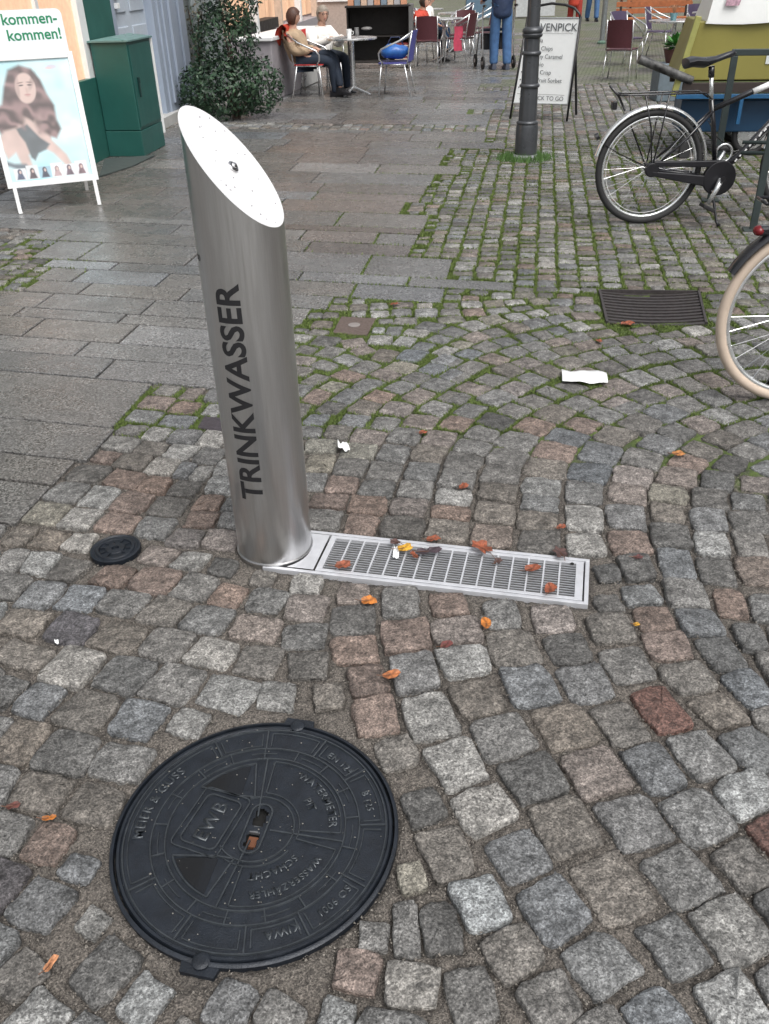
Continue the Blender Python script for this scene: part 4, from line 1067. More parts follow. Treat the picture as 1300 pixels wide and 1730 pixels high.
def polym(pts, s=.012):
    P_ = np.array(pts)*np.array([PW/PH, 1]); X, Y = U*PW/PH, V; inside = np.zeros(X.shape, bool); dist = np.full(X.shape, 9.)
    for k in range(len(P_)):
        a, b = P_[k-1], P_[k]; c = ((a[1] > Y) != (b[1] > Y)) & (X < (b[0]-a[0])*(Y-a[1])/(b[1]-a[1]+1e-12)+a[0]); inside ^= c
        e = b-a; t = np.clip(((X-a[0])*e[0]+(Y-a[1])*e[1])/(e@e+1e-12), 0, 1); dist = np.minimum(dist, np.hypot(X-a[0]-e[0]*t, Y-a[1]-e[1]*t))
    sd_ = np.where(inside, dist, -dist); return smooth(-s, s, sd_)
skin, hair, dress = (.62, .47, .43), (.19, .125, .125), (.11, .13, .145)
waves = np.sin(V*34+U*9+n2*5)*.5+.5
paint(polym([(.17,.80),(.26,.93),(.40,.965),(.54,.93),(.62,.84),(.66,.72),(.72,.62),(.70,.50),(.74,.42),(.66,.34),(.60,.36),(.52,.30),(.42,.34),(.30,.42),(.16,.44),(.02,.40),(-.05,.50),(-.05,.60),(.10,.66)], .02), hair, .55, waves)
paint(polym([(.30,.56),(.42,.50),(.52,.56),(.56,.40),(.60,.33),(.74,.20),(.78,.11),(.70,.10),(.58,.22),(.50,.26),(.40,.30),(.28,.22),(.30,.10),(.18,.10),(.13,.25),(.02,.20),(-.05,.36),(.05,.44),(.22,.46)], .02), skin, .10, n2)
paint(polym([(.20,.45),(.34,.48),(.46,.36),(.56,.30),(.50,.255),(.40,.23),(.34,.17),(.30,.20),(.27,.33),(.22,.40)], .014), dress, .15, n2)
paint(polym([(-.05,.20),(.08,.16),(.22,.15),(.26,.10),(.1,.11),(-.05,.16)], .02), (.12,.15,.18), .2, n2)
paint(polym([(.40,.60),(.46,.40),(.62,.37),(.72,.44),(.70,.56),(.62,.64),(.55,.66)], .03)*.85, hair, .6, waves)
paint(polym([(.10,.62),(.20,.50),(.30,.44),(.34,.58),(.26,.68)], .03)*.9, hair, .6, waves)
paint(ellm(.42, .775, .088, .125, -.10, .10), skin, .06, n1)
paint(ellm(.322, .79, .022, .12, -.1, .5)*.4, hair, .4, waves); paint(ellm(.515, .83, .02, .08, -.5, .5)*.4, hair, .4, waves)
paint(ellm(.375, .800, .020, .0065, .05, .5), (.10,.07,.07)); paint(ellm(.475, .800, .020, .0065, -.05, .5), (.10,.07,.07))
paint(ellm(.372, .822, .026, .005, .12, .6)*.8, (.16,.10,.09)); paint(ellm(.478, .822, .026, .005, -.1, .6)*.8, (.16,.10,.09))
paint(ellm(.43, .757, .010, .024, 0, .8)*.4, (.42,.27,.23)); paint(ellm(.43, .722, .027, .0085, 0, .5), (.48,.26,.25)); paint(ellm(.43, .708, .02, .005, 0, .8)*.5, (.45,.28,.25))
paint(ellm(.78, .935, .05, .02, 0, .6)*.7, (.60,.45,.55)); paint(ellm(.74, .925, .03, .008, 0, .6)*.7, (.75,.5,.5))
for k in range(6):
    x0_ = .05+k*.152; col = [(.75,.78,.82), (.70,.72,.74), (.35,.55,.66), (.82,.85,.86), (.80,.80,.84), (.82,.80,.84)][k]
    y0_ = .015; paint(polym([(x0_, y0_), (x0_+.145, y0_), (x0_+.145, .115+.02*(k % 2)), (x0_, .115+.02*(k % 2))], .004), col)
    dk = [(.06,.08,.14), (.07,.05,.06), (.05,.06,.10), (.35,.25,.26), (.12,.08,.11), (.20,.12,.14)][k]
    paint(ellm(x0_+.07, .085, .020, .026, 0, .2), dk); paint(polym([(x0_+.02,y0_+.004),(x0_+.12,y0_+.004),(x0_+.095,.075),(x0_+.045,.075)], .008), dk, .5, n3); paint(ellm(x0_+.075, .083, .010, .014, 0, .3), skin)
m = MB(); vs = [(-Wd+bw+u*PW, .0005, .22+v*PH) for u in np.linspace(0, 1, nx) for v in np.linspace(0, 1, ny)]
fs = [(i*ny+j, (i+1)*ny+j, (i+1)*ny+j+1, i*ny+j+1) for i in range(nx-1) for j in range(ny-1)]
m.add(vs, fs); m.c = [tuple(c) for c in np.clip(img*.88+.08, .01, 1).reshape(-1, 3)]  # pale wash over the print: surface sheen put into its colours
M_print = mat('poster_print', (1,1,1), .35, attr=True, var=0, rvar=0)
onb(m).build('poster_print', M_print, ps, color=True)

# ------------------------------------------------------------------ dark evergreen shrub against the wall
M_leaf = mat('shrub_leaf', (1,1,1), .45, attr=True, var=.25, scale=3, spec=.4)
def shrub(name, label, base, blobs, nleaf, size, cols, cat='shrub', trunk=True, seed=3, group=None, stemcol=(.05,.035,.025)):
    r = random.Random(seed); t = thing(name, label, cat, base, group=group)
    m = MB()
    for k in range(nleaf):
        b = r.choices(blobs, [x[3]*x[4]*x[5] for x in blobs])[0]
        while True:
            d = Vector((r.gauss(0, 1), r.gauss(0, 1), r.gauss(0, 1)))
            if d.length > .1: break
        d.normalize(); rr = r.uniform(.5, 1)**.45*(1+.10*math.sin(d.x*9+b[0]*7)*math.cos(d.z*8+d.y*7))
        c = Vector((b[0]+d.x*b[3]*rr, b[1]+d.y*b[4]*rr, b[2]+d.z*b[5]*rr))
        if c.z < .01: continue
        n_ = (d+Vector((r.gauss(0, .6), r.gauss(0, .6), r.gauss(0, .6)+.2))).normalized(); a = n_.orthogonal().normalized(); a = Matrix.Rotation(r.uniform(0, 2*PI), 3, n_) @ a; bb = n_.cross(a)
        s = size*r.uniform(.6, 1.3); kcol = r.choice(cols); kk = r.uniform(.6, 1.35)
        m.add([c-a*s, c-a*s*.2+bb*s*.42, c+a*s, c-a*s*.2-bb*s*.42], [(0,1,2,3)], 0, tuple(x*kk for x in kcol))
    m.build('foliage', M_leaf, t, color=True)
    m = MB()
    for k in range(7):
        b = r.choice(blobs); m.tube([(r.uniform(-.05, .05), r.uniform(-.05, .05), 0), (b[0]*.4, b[1]*.4, b[2]*.4), (b[0]*.8+r.uniform(-.1, .1), b[1]*.8, b[2]*.95)], [.022, .016, .006], 6)
    m.build('stem', mat(name+'_bark', stemcol, .9), t)
    return t
bb_ = G(400, 203)
shrub('evergreen_shrub', 'dense dark green evergreen shrub beside the house wall behind the steel post', Vector((-1.66, 11.45, 0)),
      [(-.1, 0, .35, .52, .48, .36), (.28, 0, .35, .34, .36, .33), (-.42, .1, .3, .30, .34, .30), (-.05, .1, .85, .40, .38, .40), (.05, .1, 1.3, .36, .34, .42), (-.05, .12, 1.75, .30, .3, .4)], 8500, .030,
      [(.022,.050,.026), (.030,.066,.034), (.016,.038,.022), (.045,.085,.045)])
shrub('climbing_shrub', 'thin half bare climber on the grey wall between pilaster and evergreen shrub', Vector((-2.22, 12.4, 0)),
      [(0, 0, .55, .14, .2, .5), (.05, 0, 1.2, .16, .2, .5)], 420, .028, [(.09,.10,.06), (.13,.11,.08), (.05,.07,.04)], seed=9)
# ------------------------------------------------------------------ cafe furniture
M_alu = mat('aluminium_tube', (.72,.73,.74), .28, metal=.85, var=.04)
def weave(name, c): return mat(name, c, .55, var=.25, scale=120, bump=.0008, bscale=200)
W_red, W_maroon, W_blue, W_purple = weave('red_weave', (.45,.035,.03)), weave('maroon_weave', (.085,.022,.030)), weave('blue_weave', (.075,.075,.28)), weave('plum_weave', (.07,.05,.10))
def chair(label, loc, rz, wv, group='aluminium cafe chairs around the tables'):
    t = thing('cafe_chair', label, 'chair', loc, rz, group); t.scale = (.93, .93, .93)
    # faces +x; seat 0.44 high
    m = MB()
    pts = [(-.22, -.205), (.20, -.215), (.225, -.17), (.225, .17), (.20, .215), (-.22, .205)]
    m.prism(pts, .432, .446); m.build('seat', wv, t, bevel=.004)
    m = MB(); vs = []
    for i in range(7):
        s = i/6; y = -.195+.39*s; bow = -.045*(1-(2*s-1)**2)
        for z, x in ((.47, -.215), (.60, -.235), (.74, -.258), (.86-.015*abs(2*s-1)**2, -.285)):
            vs.append((x+bow, y, z))
    for i in range(7):
        s = i/6; y = -.195+.39*s; bow = -.045*(1-(2*s-1)**2)
        for z, x in ((.47, -.215), (.60, -.235), (.74, -.258), (.86-.015*abs(2*s-1)**2, -.285)):
            vs.append((x+bow-.009, y, z))
    fs = []
    for i in range(6):
        for j in range(3): a = i*4+j; fs += [(a, a+4, a+5, a+1), (a+28, a+29, a+33, a+32)]
    for i in range(6): a = i*4+3; fs.append((a, a+4, a+32, a+28)); a = i*4; fs.append((a+4, a, a+28, a+32))
    fs += [(0,1,29,28), (1,2,30,29), (2,3,31,30), (25,24,52,53), (26,25,53,54), (27,26,54,55)]
    m.add(vs, fs); m.build('backrest', wv, t, smooth=50)
    for sy in (-1, 1):
        m = MB(); m.tube([(-.215, sy*.20, .43), (-.24, sy*.205, .60), (-.29, sy*.20, .855)], .0105, 7); m.build('back_post', M_alu, t, smooth=True)
        m = MB(); m.tube([(-.285, sy*.205, .835), (-.12, sy*.265, .735), (.06, sy*.285, .665), (.15, sy*.28, .63), (.195, sy*.265, .575), (.19, sy*.25, .50), (.14, sy*.225, .44)], .0125, 8); m.build('armrest', M_alu, t, smooth=True)
        m = MB(); m.tube([(.17, sy*.205, .43), (.215, sy*.235, .0)], .0115, 7); m.build('leg', M_alu, t, smooth=True)
        m = MB(); m.tube([(-.17, sy*.195, .43), (-.265, sy*.215, .0)], .0115, 7); m.build('leg', M_alu, t, smooth=True)
    m = MB(); m.tube([(.20, -.20, .425), (.20, .20, .425)], .010, 6); m.tube([(-.2, -.195, .425), (-.2, .195, .425)], .010, 6); m.tube([(.2, -.2, .425), (-.2, -.195, .425)], .01, 6); m.tube([(.2, .2, .425), (-.2, .195, .425)], .01, 6)
    m.build('seat_frame', M_alu, t, smooth=True)
    return t
def table(label, loc, rz=0, r=.35, h=.715, group='round aluminium cafe tables', square=False):
    t = thing('cafe_table', label, 'table', loc, rz, group)
    m = MB()
    if square: m.box((0, 0, h-.012), (r*2, r*2, .024))
    else: m.lathe([(r-.004, h-.024), (r, h-.02), (r, h-.004), (r-.004, h)], n=40)
    m.build('tabletop', M_alu, t, smooth=35)
    m = MB(); m.tube([(0, 0, .10), (0, 0, h-.02)], .032, 12); m.build('column', M_alu, t, smooth=35)
    for k in range(4):
        a = PI/4+k*PI/2; m = MB(); m.bar((.02*math.cos(a), .02*math.sin(a), .10), (.27*math.cos(a), .27*math.sin(a), .012), .03, .022); m.build('foot', M_alu, t, bevel=.004)
    return t
TAB = Vector((-.26, 13.42, 0))
table('round aluminium table with white cup between the two seated guests', TAB, .3)
R12 = D(-12)
chair('red woven chair with a red jacket over its back, under the guest in beige', Vector((-.83, 13.42, 0)), R12, W_red)
chair('blue woven chair holding a bright blue bag, nearest the walkway', Vector((.33, 13.28, 0)), D(168), W_blue)
chair('red woven chair almost hidden behind the guest in the white jacket', Vector((-.70, 14.08, 0)), D(-55), W_red)
# maroon groups further up
table('aluminium table behind the nearest maroon chair in the middle', Vector((1.35, 18.0, 0)), .2, .38)
chair('maroon woven chair with its back to the camera beside the dark display trolley', Vector((1.02, 17.25, 0)), D(80), W_maroon)
chair('maroon woven chair turned sideways with a pink cloth hanging on it', Vector((1.62, 17.75, 0)), D(150), W_maroon)
chair('maroon woven chair facing left, closest to the man with the walker', Vector((2.15, 19.1, 0)), D(170), W_maroon)
chair('maroon woven chair under the guest in the red coat', Vector((.95, 18.55, 0)), D(-20), W_maroon)
table('small aluminium table left of the man with the walker', Vector((1.75, 20.2, 0)), .2, .36)
chair('plum woven chair furthest up the walkway near the small table', Vector((1.2, 20.6, 0)), D(-10), W_purple)
chair('maroon woven chair beyond the trolley, facing the second table', Vector((2.35, 20.6, 0)), D(190), W_maroon)
chair('maroon woven chair at the far side of the middle table', Vector((1.75, 18.75, 0)), D(-110), W_maroon)
table('aluminium table far behind the man with the walker', Vector((1.3, 22.6, 0)), .2, .38)
chair('maroon woven chair left of the far middle table', Vector((.55, 22.4, 0)), D(10), W_maroon)
chair('plum woven chair right of the far middle table', Vector((2.1, 22.9, 0)), D(185), W_purple)
# right hand groups
table('aluminium table with a small flower pot behind the single maroon chair', Vector((4.75, 15.3, 0)), .1, .40)
chair('maroon woven chair with its back to the camera beside the thin grey post', Vector((3.72, 14.35, 0)), D(62), W_maroon)
chair('plum woven chair behind the single maroon chair next to the thin grey post', Vector((4.35, 16.5, 0)), D(-60), W_purple)
chair('plum woven chair at the table behind the planter, seen from its side', Vector((5.25, 14.45, 0)), D(115), W_purple)
chair('dark plum woven chair at the middle of the right hand tables', Vector((5.7, 15.9, 0)), D(200), W_purple)
table('aluminium table at the back of the right hand group', Vector((6.1, 17.4, 0)), .3, .40)
chair('plum woven chair behind the back table on the right', Vector((6.2, 18.4, 0)), D(-85), W_purple)
chair('plum woven chair just left of the yellow cart', Vector((6.5, 16.3, 0)), D(120), W_purple)
chair('plum woven chair left of the back table on the right', Vector((5.3, 17.9, 0)), D(-30), W_purple)
# table things
M_china = mat('white_china', (.85,.85,.84), .25, var=0)
cup = thing('paper_cup', 'white cup standing on the table between the two seated guests', 'cup', TAB+Vector((-.03, -.05, .715)))
m = MB(); m.lathe([(.028, 0), (.038, .10), (.040, .103), (.036, .103), (.027, .006), (.001, .005)], n=20); m.build('cup_body', M_china, cup, smooth=35)
m = MB(); m.tube([(.036, 0, .08), (.058, 0, .075), (.06, 0, .045), (.034, 0, .035)], .004, 6); m.build('handle', M_china, cup, smooth=True)
bg_ = thing('blue_bag', 'bright blue shoulder bag lying on the blue chair', 'bag', Vector((.33, 13.30, .446)), D(168))
m = MB(); m.ell((0, 0, .09), (.20, .15, .095), 18, 10); bmv = []
for v in m.v: bmv.append((v[0], v[1]*(1+.15*math.sin(v[0]*14)), max(.0, v[2]+.012*math.sin(v[0]*23+v[1]*17))))
m.v = bmv; m.build('bag_body', mat('blue_nylon', (.03,.13,.42), .35, var=.2, scale=14, bump=.003, bscale=30), bg_, smooth=True)
m = MB(); m.tube([(-.12, -.05, .15), (-.05, -.07, .26), (.06, -.05, .26), (.13, -.03, .14)], .008, 6); m.build('strap', mat('navy_strap', (.02,.03,.08), .6), bg_, smooth=True)
pc = MB()
for i in range(6):
    for j in range(5): pc.add([], [])
def cloth(name, label, cat, pts, m_, th=.02):
    b = MB(); n_ = len(pts); 
    for k, p in enumerate(pts): b.ell(p[:3], p[3:6], 12, 8)
    o = b.build(name, m_, smooth=True); return tag(o, label, cat)
def skin_mesh(name, joints, edges, m_, parent, sub=2, post=None):
    me = bpy.data.meshes.new(name); me.from_pydata([j[:3] for j in joints], edges, [])
    o = bpy.data.objects.new(name, me); COL.objects.link(o)
    sk = o.modifiers.new('skin', 'SKIN'); sk.use_smooth_shade = True
    me.skin_vertices  # created by the modifier
    for i, j in enumerate(joints):
        r = j[3]; rr = (r, r) if not isinstance(r, tuple) else r; me.skin_vertices[0].data[i].radius = rr
    me.skin_vertices[0].data[0].use_root = True
    sb = o.modifiers.new('sub', 'SUBSURF'); sb.levels = sub; sb.render_levels = sub
    dg = bpy.context.evaluated_depsgraph_get(); dg.update()
    m2 = bpy.data.meshes.new_from_object(o.evaluated_get(dg)); o.modifiers.clear(); o.data = m2; bpy.data.meshes.remove(me)
    m2.name = name; m2.materials.clear(); m2.materials.append(m_)
    m2.polygons.foreach_set('use_smooth', [True]*len(m2.polygons))
    if post:
        for v in m2.vertices: v.co = post(v.co.copy())
    if parent: o.parent = parent
    return o
M_skin = mat('skin', (.52,.30,.22), .5, var=.05)
M_jeans = mat('jeans_blue', (.055,.13,.28), .8, var=.2, scale=14, bump=.004, bscale=12)
def head(parent, c, yaw, tilt, hairm, style, glasses=False, r=.098):
    M = Matrix.Translation(c) @ Matrix.Rotation(yaw, 4, 'Z') @ Matrix.Rotation(tilt, 4, 'Y')
    hd = MB(); n, mm = 20, 16; vs = []; fs = []
    for i in range(mm+1):
        a = PI*i/mm
        for k in range(n):
            t = 2*PI*k/n; x, y, z = math.sin(a)*math.cos(t), math.sin(a)*math.sin(t), math.cos(a)
            X, Y, Z_ = x*r*.98, y*r*.80, z*r*1.22
            if z < 0: X *= 1+.12*z; Y *= 1+.30*z*(1 if x < .5 else 1.05)
            if x > .2: X = min(X, r*.93)
            if x > .75 and abs(y) < .18:     # nose, mouth
                X += .020*max(0, 1-abs(z+.12)/.22)*(1-abs(y)/.2); X += .006*max(0, 1-abs(z+.52)/.12)
            if x > .6 and .2 < abs(y) < .55 and -.02 < z < .28: X -= .007
            vs.append(M @ Vector((X, Y, Z_)))
    for i in range(mm):
        for k in range(n): l = (k+1) % n; fs.append((i*n+k, (i+1)*n+k, (i+1)*n+l, i*n+l))
    hd.add(vs, fs)
    for s in (1, -1): hd.ell(M @ Vector((-.005, s*r*.82, -.01)), (.018, .010, .030), 8, 6, M=Matrix.Rotation(yaw, 4, 'Z'))
    o = hd.build('head', M_skin, parent, smooth=True)
    e = MB()
    for s in (1, -1): e.ell(M @ Vector((r*.86, s*r*.34, .012)), (.009, .013, .007), 8, 6, M=Matrix.Rotation(yaw, 4, 'Z'))
    e.build('eyes', MAT.get('eye_dark') or mat('eye_dark', (.03,.02,.02), .2), o, smooth=True)
    e = MB(); e.ell(M @ Vector((r*.88, 0, -.052)), (.008, .022, .006), 8, 6, M=Matrix.Rotation(yaw, 4, 'Z')); e.build('mouth', MAT.get('lip') or mat('lip', (.35,.12,.10), .4), o, smooth=True)
    h = MB(); vs = []; fs = []
    for i in range(13):
        a = PI*i/12*(.80 if style == 'short' else .92)
        for k in range(24):
            t = 2*PI*k/24; x, y, z = math.sin(a)*math.cos(t), math.sin(a)*math.sin(t), math.cos(a)
            f = 1.13+.03*math.sin(t*9+i*2.1)
            lim = .30 if x > .35 else (-.35 if style == 'short' else -1.05)
            if x > .15: lim = max(lim, .30 if style == 'short' else .22)
            z2 = max(z, lim*1.0) if x > 0.15 else z
            if style != 'short' and x < .2 and z < 0: f *= 1.10
            vs.append(M @ Vector((x*r*f*(.80 if x > .3 and z < .4 else 1), y*r*.86*f, z2*r*1.26*(1.02 if z > 0 else 1))))
    for i in range(12):
        for k in range(24): l = (k+1) % 24; fs.append((i*24+k, (i+1)*24+k, (i+1)*24+l, i*24+l))
    h.add(vs, fs); h.build('hair', hairm, o, smooth=True)
    if glasses:
        g = MB()
        for s in (1, -1):
            g.tube([M @ Vector((r*.98, s*r*.36+.021*math.cos(q), .012+.017*math.sin(q))) for q in np.linspace(0, 2*PI, 12, endpoint=False)], .0024, 5, closed=True)
            g.tube([M @ Vector((r*.96, s*.055, .014)), M @ Vector((0, s*r*.86, .012))], .002, 4)
        g.tube([M @ Vector((r*1.0, -.014, .014)), M @ Vector((r*1.0, .014, .014))], .002, 4); g.build('glasses', MAT.get('eye_dark'), o)
    return o
def hand(joints, edges, wi, wrist, dirv, up, size=1.0):
    """adds palm and five bent fingers to a skin skeleton, rooted at joint index wi"""
    d = Vector(dirv).normalized(); s = d.cross(Vector(up)).normalized(); dn = s.cross(d)*-1
    w = Vector(wrist); pi_ = len(joints); p = w+d*.045*size; joints.append((*p, .030*size)); edges.append((wi, pi_))
    for k, (off, L) in enumerate(((-.032, .055), (-.011, .068), (.011, .066), (.031, .052))):
        a = p+s*off*size+d*.035*size; b = a+d*L*.5*size+dn*.008; c = b+d*L*.4*size+dn*.02
        i = len(joints); joints += [(*a, .0095*size), (*b, .0088*size), (*c, .0075*size)]; edges += [(pi_, i), (i, i+1), (i+1, i+2)]
    a = w+s*-.035*size+d*.03*size; b = a+s*-.018+d*.03*size; i = len(joints); joints += [(*a, .011*size), (*b, .009*size)]; edges += [(pi_, i), (i, i+1)]
def shoes(parent, feet, m_):
    for k, (p, yaw) in enumerate(feet):
        b = MB(); M = Matrix.Translation(p) @ Matrix.Rotation(yaw, 4, 'Z'); pr = [(-.09, .035), (-.05, .042), (.03, .046), (.10, .046), (.155, .036), (.18, .015)]
        out = [(x, w) for x, w in pr]+[(x, -w) for x, w in pr[::-1]]
        n_ = len(out); vs = [M @ Vector((x, y, 0)) for x, y in out]+[M @ Vector((x, y, .035 if x > .1 else .05)) for x, y in out]+[M @ Vector((x*.8-.01, y*.7, .055 if x > .05 else .10)) for x, y in out]
        fs = [tuple(range(n_-1, -1, -1)), tuple(range(2*n_, 3*n_))]+[(r_*n_+i, r_*n_+(i+1) % n_, (r_+1)*n_+(i+1) % n_, (r_+1)*n_+i) for r_ in (0, 1) for i in range(n_)]
        b.add(vs, fs); b.build('shoe', m_, parent, smooth=40)
M_hairb = mat('brown_hair', (.075,.032,.020), .6, var=.4, scale=60); M_hairg = mat('grey_hair', (.27,.23,.19), .6, var=.2, scale=60); M_hairk = mat('dark_hair', (.03,.022,.018), .6, var=.3, scale=60)
M_beige = mat('beige_jacket', (.40,.29,.19), .75, var=.15, scale=9, bump=.02, bscale=9); M_wht = mat('white_jacket', (.78,.76,.72), .7, var=.06, scale=9, bump=.02, bscale=9)
M_navy = mat('navy_trousers', (.012,.020,.036), .85, var=.2, scale=10, bump=.004, bscale=14); M_blackshoe = mat('black_leather', (.012,.012,.014), .35)
def seated(name, label, loc, yaw, coat, trouser, hair_, style, glasses=False, crossed=True, lean=.0, headyaw=0.0, arms='lap', gl=None):
    t = thing(name, label, 'person', loc, yaw); t.scale = (.93, .93, .93)
    # local frame: faces +x, hips at z .50
    L = lean; SH = .87
    J = [(-.02, 0, .52, .10), (-.04+L*.3, 0, .64, .105), (-.06+L*.7, 0, .77, .10), (-.05+L, 0, SH+.02, .075), (-.03+L*1.1, 0, SH+.08, .062), (-.02+L*1.15, 0, SH+.14, .062)]
    E_ = [(0, 1), (1, 2), (2, 3), (3, 4), (4, 5)]
    def chain(root, pts): 
        i = root
        for p in pts: J.append(p); E_.append((i, len(J)-1)); i = len(J)-1
        return i
    arm = {}
    for s in (1, -1):
        if arms == 'lap': P_ = [(-.06+L, s*.17, SH-.03, .055), (.02+L, s*.23, SH-.24, .045), (.24+L, s*.12, SH-.22, .033)]
        else: P_ = [(-.06+L, s*.17, SH-.03, .055), (.06+L, s*.25, SH-.20, .045), (.32+L, s*.10, SH-.10, .033)]
        arm[s] = [2]+P_; i = chain(2, P_); hand(J, E_, i, P_[-1][:3], (1, -s*.5, -.05), (0, 0, 1), .9)
    if crossed:
        leg = {1: [(.02, .09, .52, .085), (.42, .06, .58, .062), (.55, -.08, .24, .045), (.56, -.11, .14, .036)], -1: [(.02, -.09, .51, .085), (.44, -.07, .50, .062), (.47, -.05, .12, .042), (.47, -.05, .07, .036)]}
    else: leg = {s: [(.02, s*.10, .51, .085), (.44, s*.10, .50, .062), (.46, s*.10, .12, .042), (.46, s*.10, .07, .036)] for s in (1, -1)}
    for s in (1, -1): chain(0, leg[s])
    skin_mesh('body', J, E_, M_skin, t)
    CJ = [(-.02, 0, .48, (.16, .19)), (-.04+L*.3, 0, .62, (.15, .185)), (-.06+L*.7, 0, .76, (.15, .195)), (-.05+L, 0, SH, (.10, .13)), (-.03+L*1.05, 0, SH+.075, .080)]; CE = [(0, 1), (1, 2), (2, 3), (3, 4)]
    for s in (1, -1):
        i = 2
        for p, rr in zip(arm[s][1:], (.094, .080, .056)): 
            CJ.append((*p[:3], rr)); CE.append((i, len(CJ)-1)); i = len(CJ)-1
    skin_mesh('jacket', CJ, CE, coat, t)
    TJ = [(-.03, 0, .50, (.13, .15))]; TE = []
    for s in (1, -1):
        i = 0
        for p, rr in zip(leg[s], (.108, .080, .060, .056)):
            TJ.append((*p[:3], rr)); TE.append((i, len(TJ)-1)); i = len(TJ)-1
    skin_mesh('trousers', TJ, TE, trouser, t)
    if crossed: shoes(t, [((.48, -.05, 0), 0), ((.585, -.12, .055), -.5)], M_blackshoe)
    else: shoes(t, [((.48, .10, 0), 0), ((.48, -.10, 0), 0)], M_blackshoe)
    head(t, Vector((-.0+L*1.2, 0, SH+.205)), headyaw, .05, hair_, style, glasses)
    return t
seated('person', 'seated guest with short brown hair in beige jacket and dark crossed trousers', Vector((-.93, 13.44, -.02)), R12, M_beige, M_navy, M_hairb, 'short', lean=-.10, headyaw=.6)
seated('person', 'seated guest with glasses and grey hair in white jacket facing the camera', Vector((-.70, 14.05, -.02)), D(-50), M_wht, M_navy, M_hairg, 'short', glasses=True, crossed=False, lean=.05, headyaw=-.2, arms='table')
M_redcoat = mat('red_coat', (.50,.055,.03), .7, var=.15, scale=9, bump=.005, bscale=16)
seated('person', 'seated guest in a bright red coat behind the dark display trolley', Vector((.95, 18.52, -.02)), D(-20), M_redcoat, M_navy, M_hairk, 'long', crossed=False, lean=.08)
seated('person', 'seated guest in a white top at the table behind the red coat', Vector((1.2, 20.58, -.02)), D(-10), M_wht, M_jeans, M_hairg, 'short', crossed=False, lean=.06)
# red jacket over the red chair
jk = MB(); jm = Matrix.Translation((-.83, 13.42, 0)) @ Matrix.Rotation(R12, 4, 'Z')
vs = []; nx_, ny_ = 9, 16
for i in range(nx_+1):
    for j in range(ny_+1):
        y = -.25+.5*i/nx_; s = j/ny_*1.3-.55
        x = -.29+(-.055 if s < 0 else .02)*1.0-abs(min(s, 0))*.14+.015*math.sin(y*25+s*6); z = .885-abs(s)*.42*(1 if s < 0 else .42)+.012*math.sin(y*19)
        if abs(s) < .12: z = .885-.25*s*s; x = -.29-.05*(-s*6 if s < 0 else -s*2)
        vs.append((x, y, z))
for i in range(nx_+1):
    for j in range(ny_+1):
        v = vs[i*(ny_+1)+j]; vs.append((v[0]-.012, v[1], v[2]+.012))
o1 = (nx_+1)*(ny_+1); fs = []
for i in range(nx_):
    for j in range(ny_):
        a = i*(ny_+1)+j; fs += [(a, a+ny_+1, a+ny_+2, a+1), (a+o1, a+o1+1, a+o1+ny_+2, a+o1+ny_+1)]
jk.add([jm @ Vector(v) for v in vs], fs); tag(jk.build('folded_jacket', M_redcoat, smooth=True), 'orange red jacket draped over the back of the red woven chair', 'jacket')
# pink cloth on the middle chair
pk = MB(); vs = []
for i in range(6):
    for j in range(8): vs.append((1.50+.03*i+.01*math.sin(j), 17.55+.01*math.sin(i*2+j), .60-.055*j))
vs += [(v[0], v[1]-.012, v[2]) for v in vs]
fs = [(i*8+j, (i+1)*8+j, (i+1)*8+j+1, i*8+j+1) for i in range(5) for j in range(7)]+[(48+i*8+j, 48+i*8+j+1, 48+(i+1)*8+j+1, 48+(i+1)*8+j) for i in range(5) for j in range(7)]
pk.add(vs, fs); tag(pk.build('cloth', mat('pink_cloth', (.60,.07,.13), .7), smooth=True), 'bright pink cloth hanging down beside the sideways maroon chair', 'cloth')

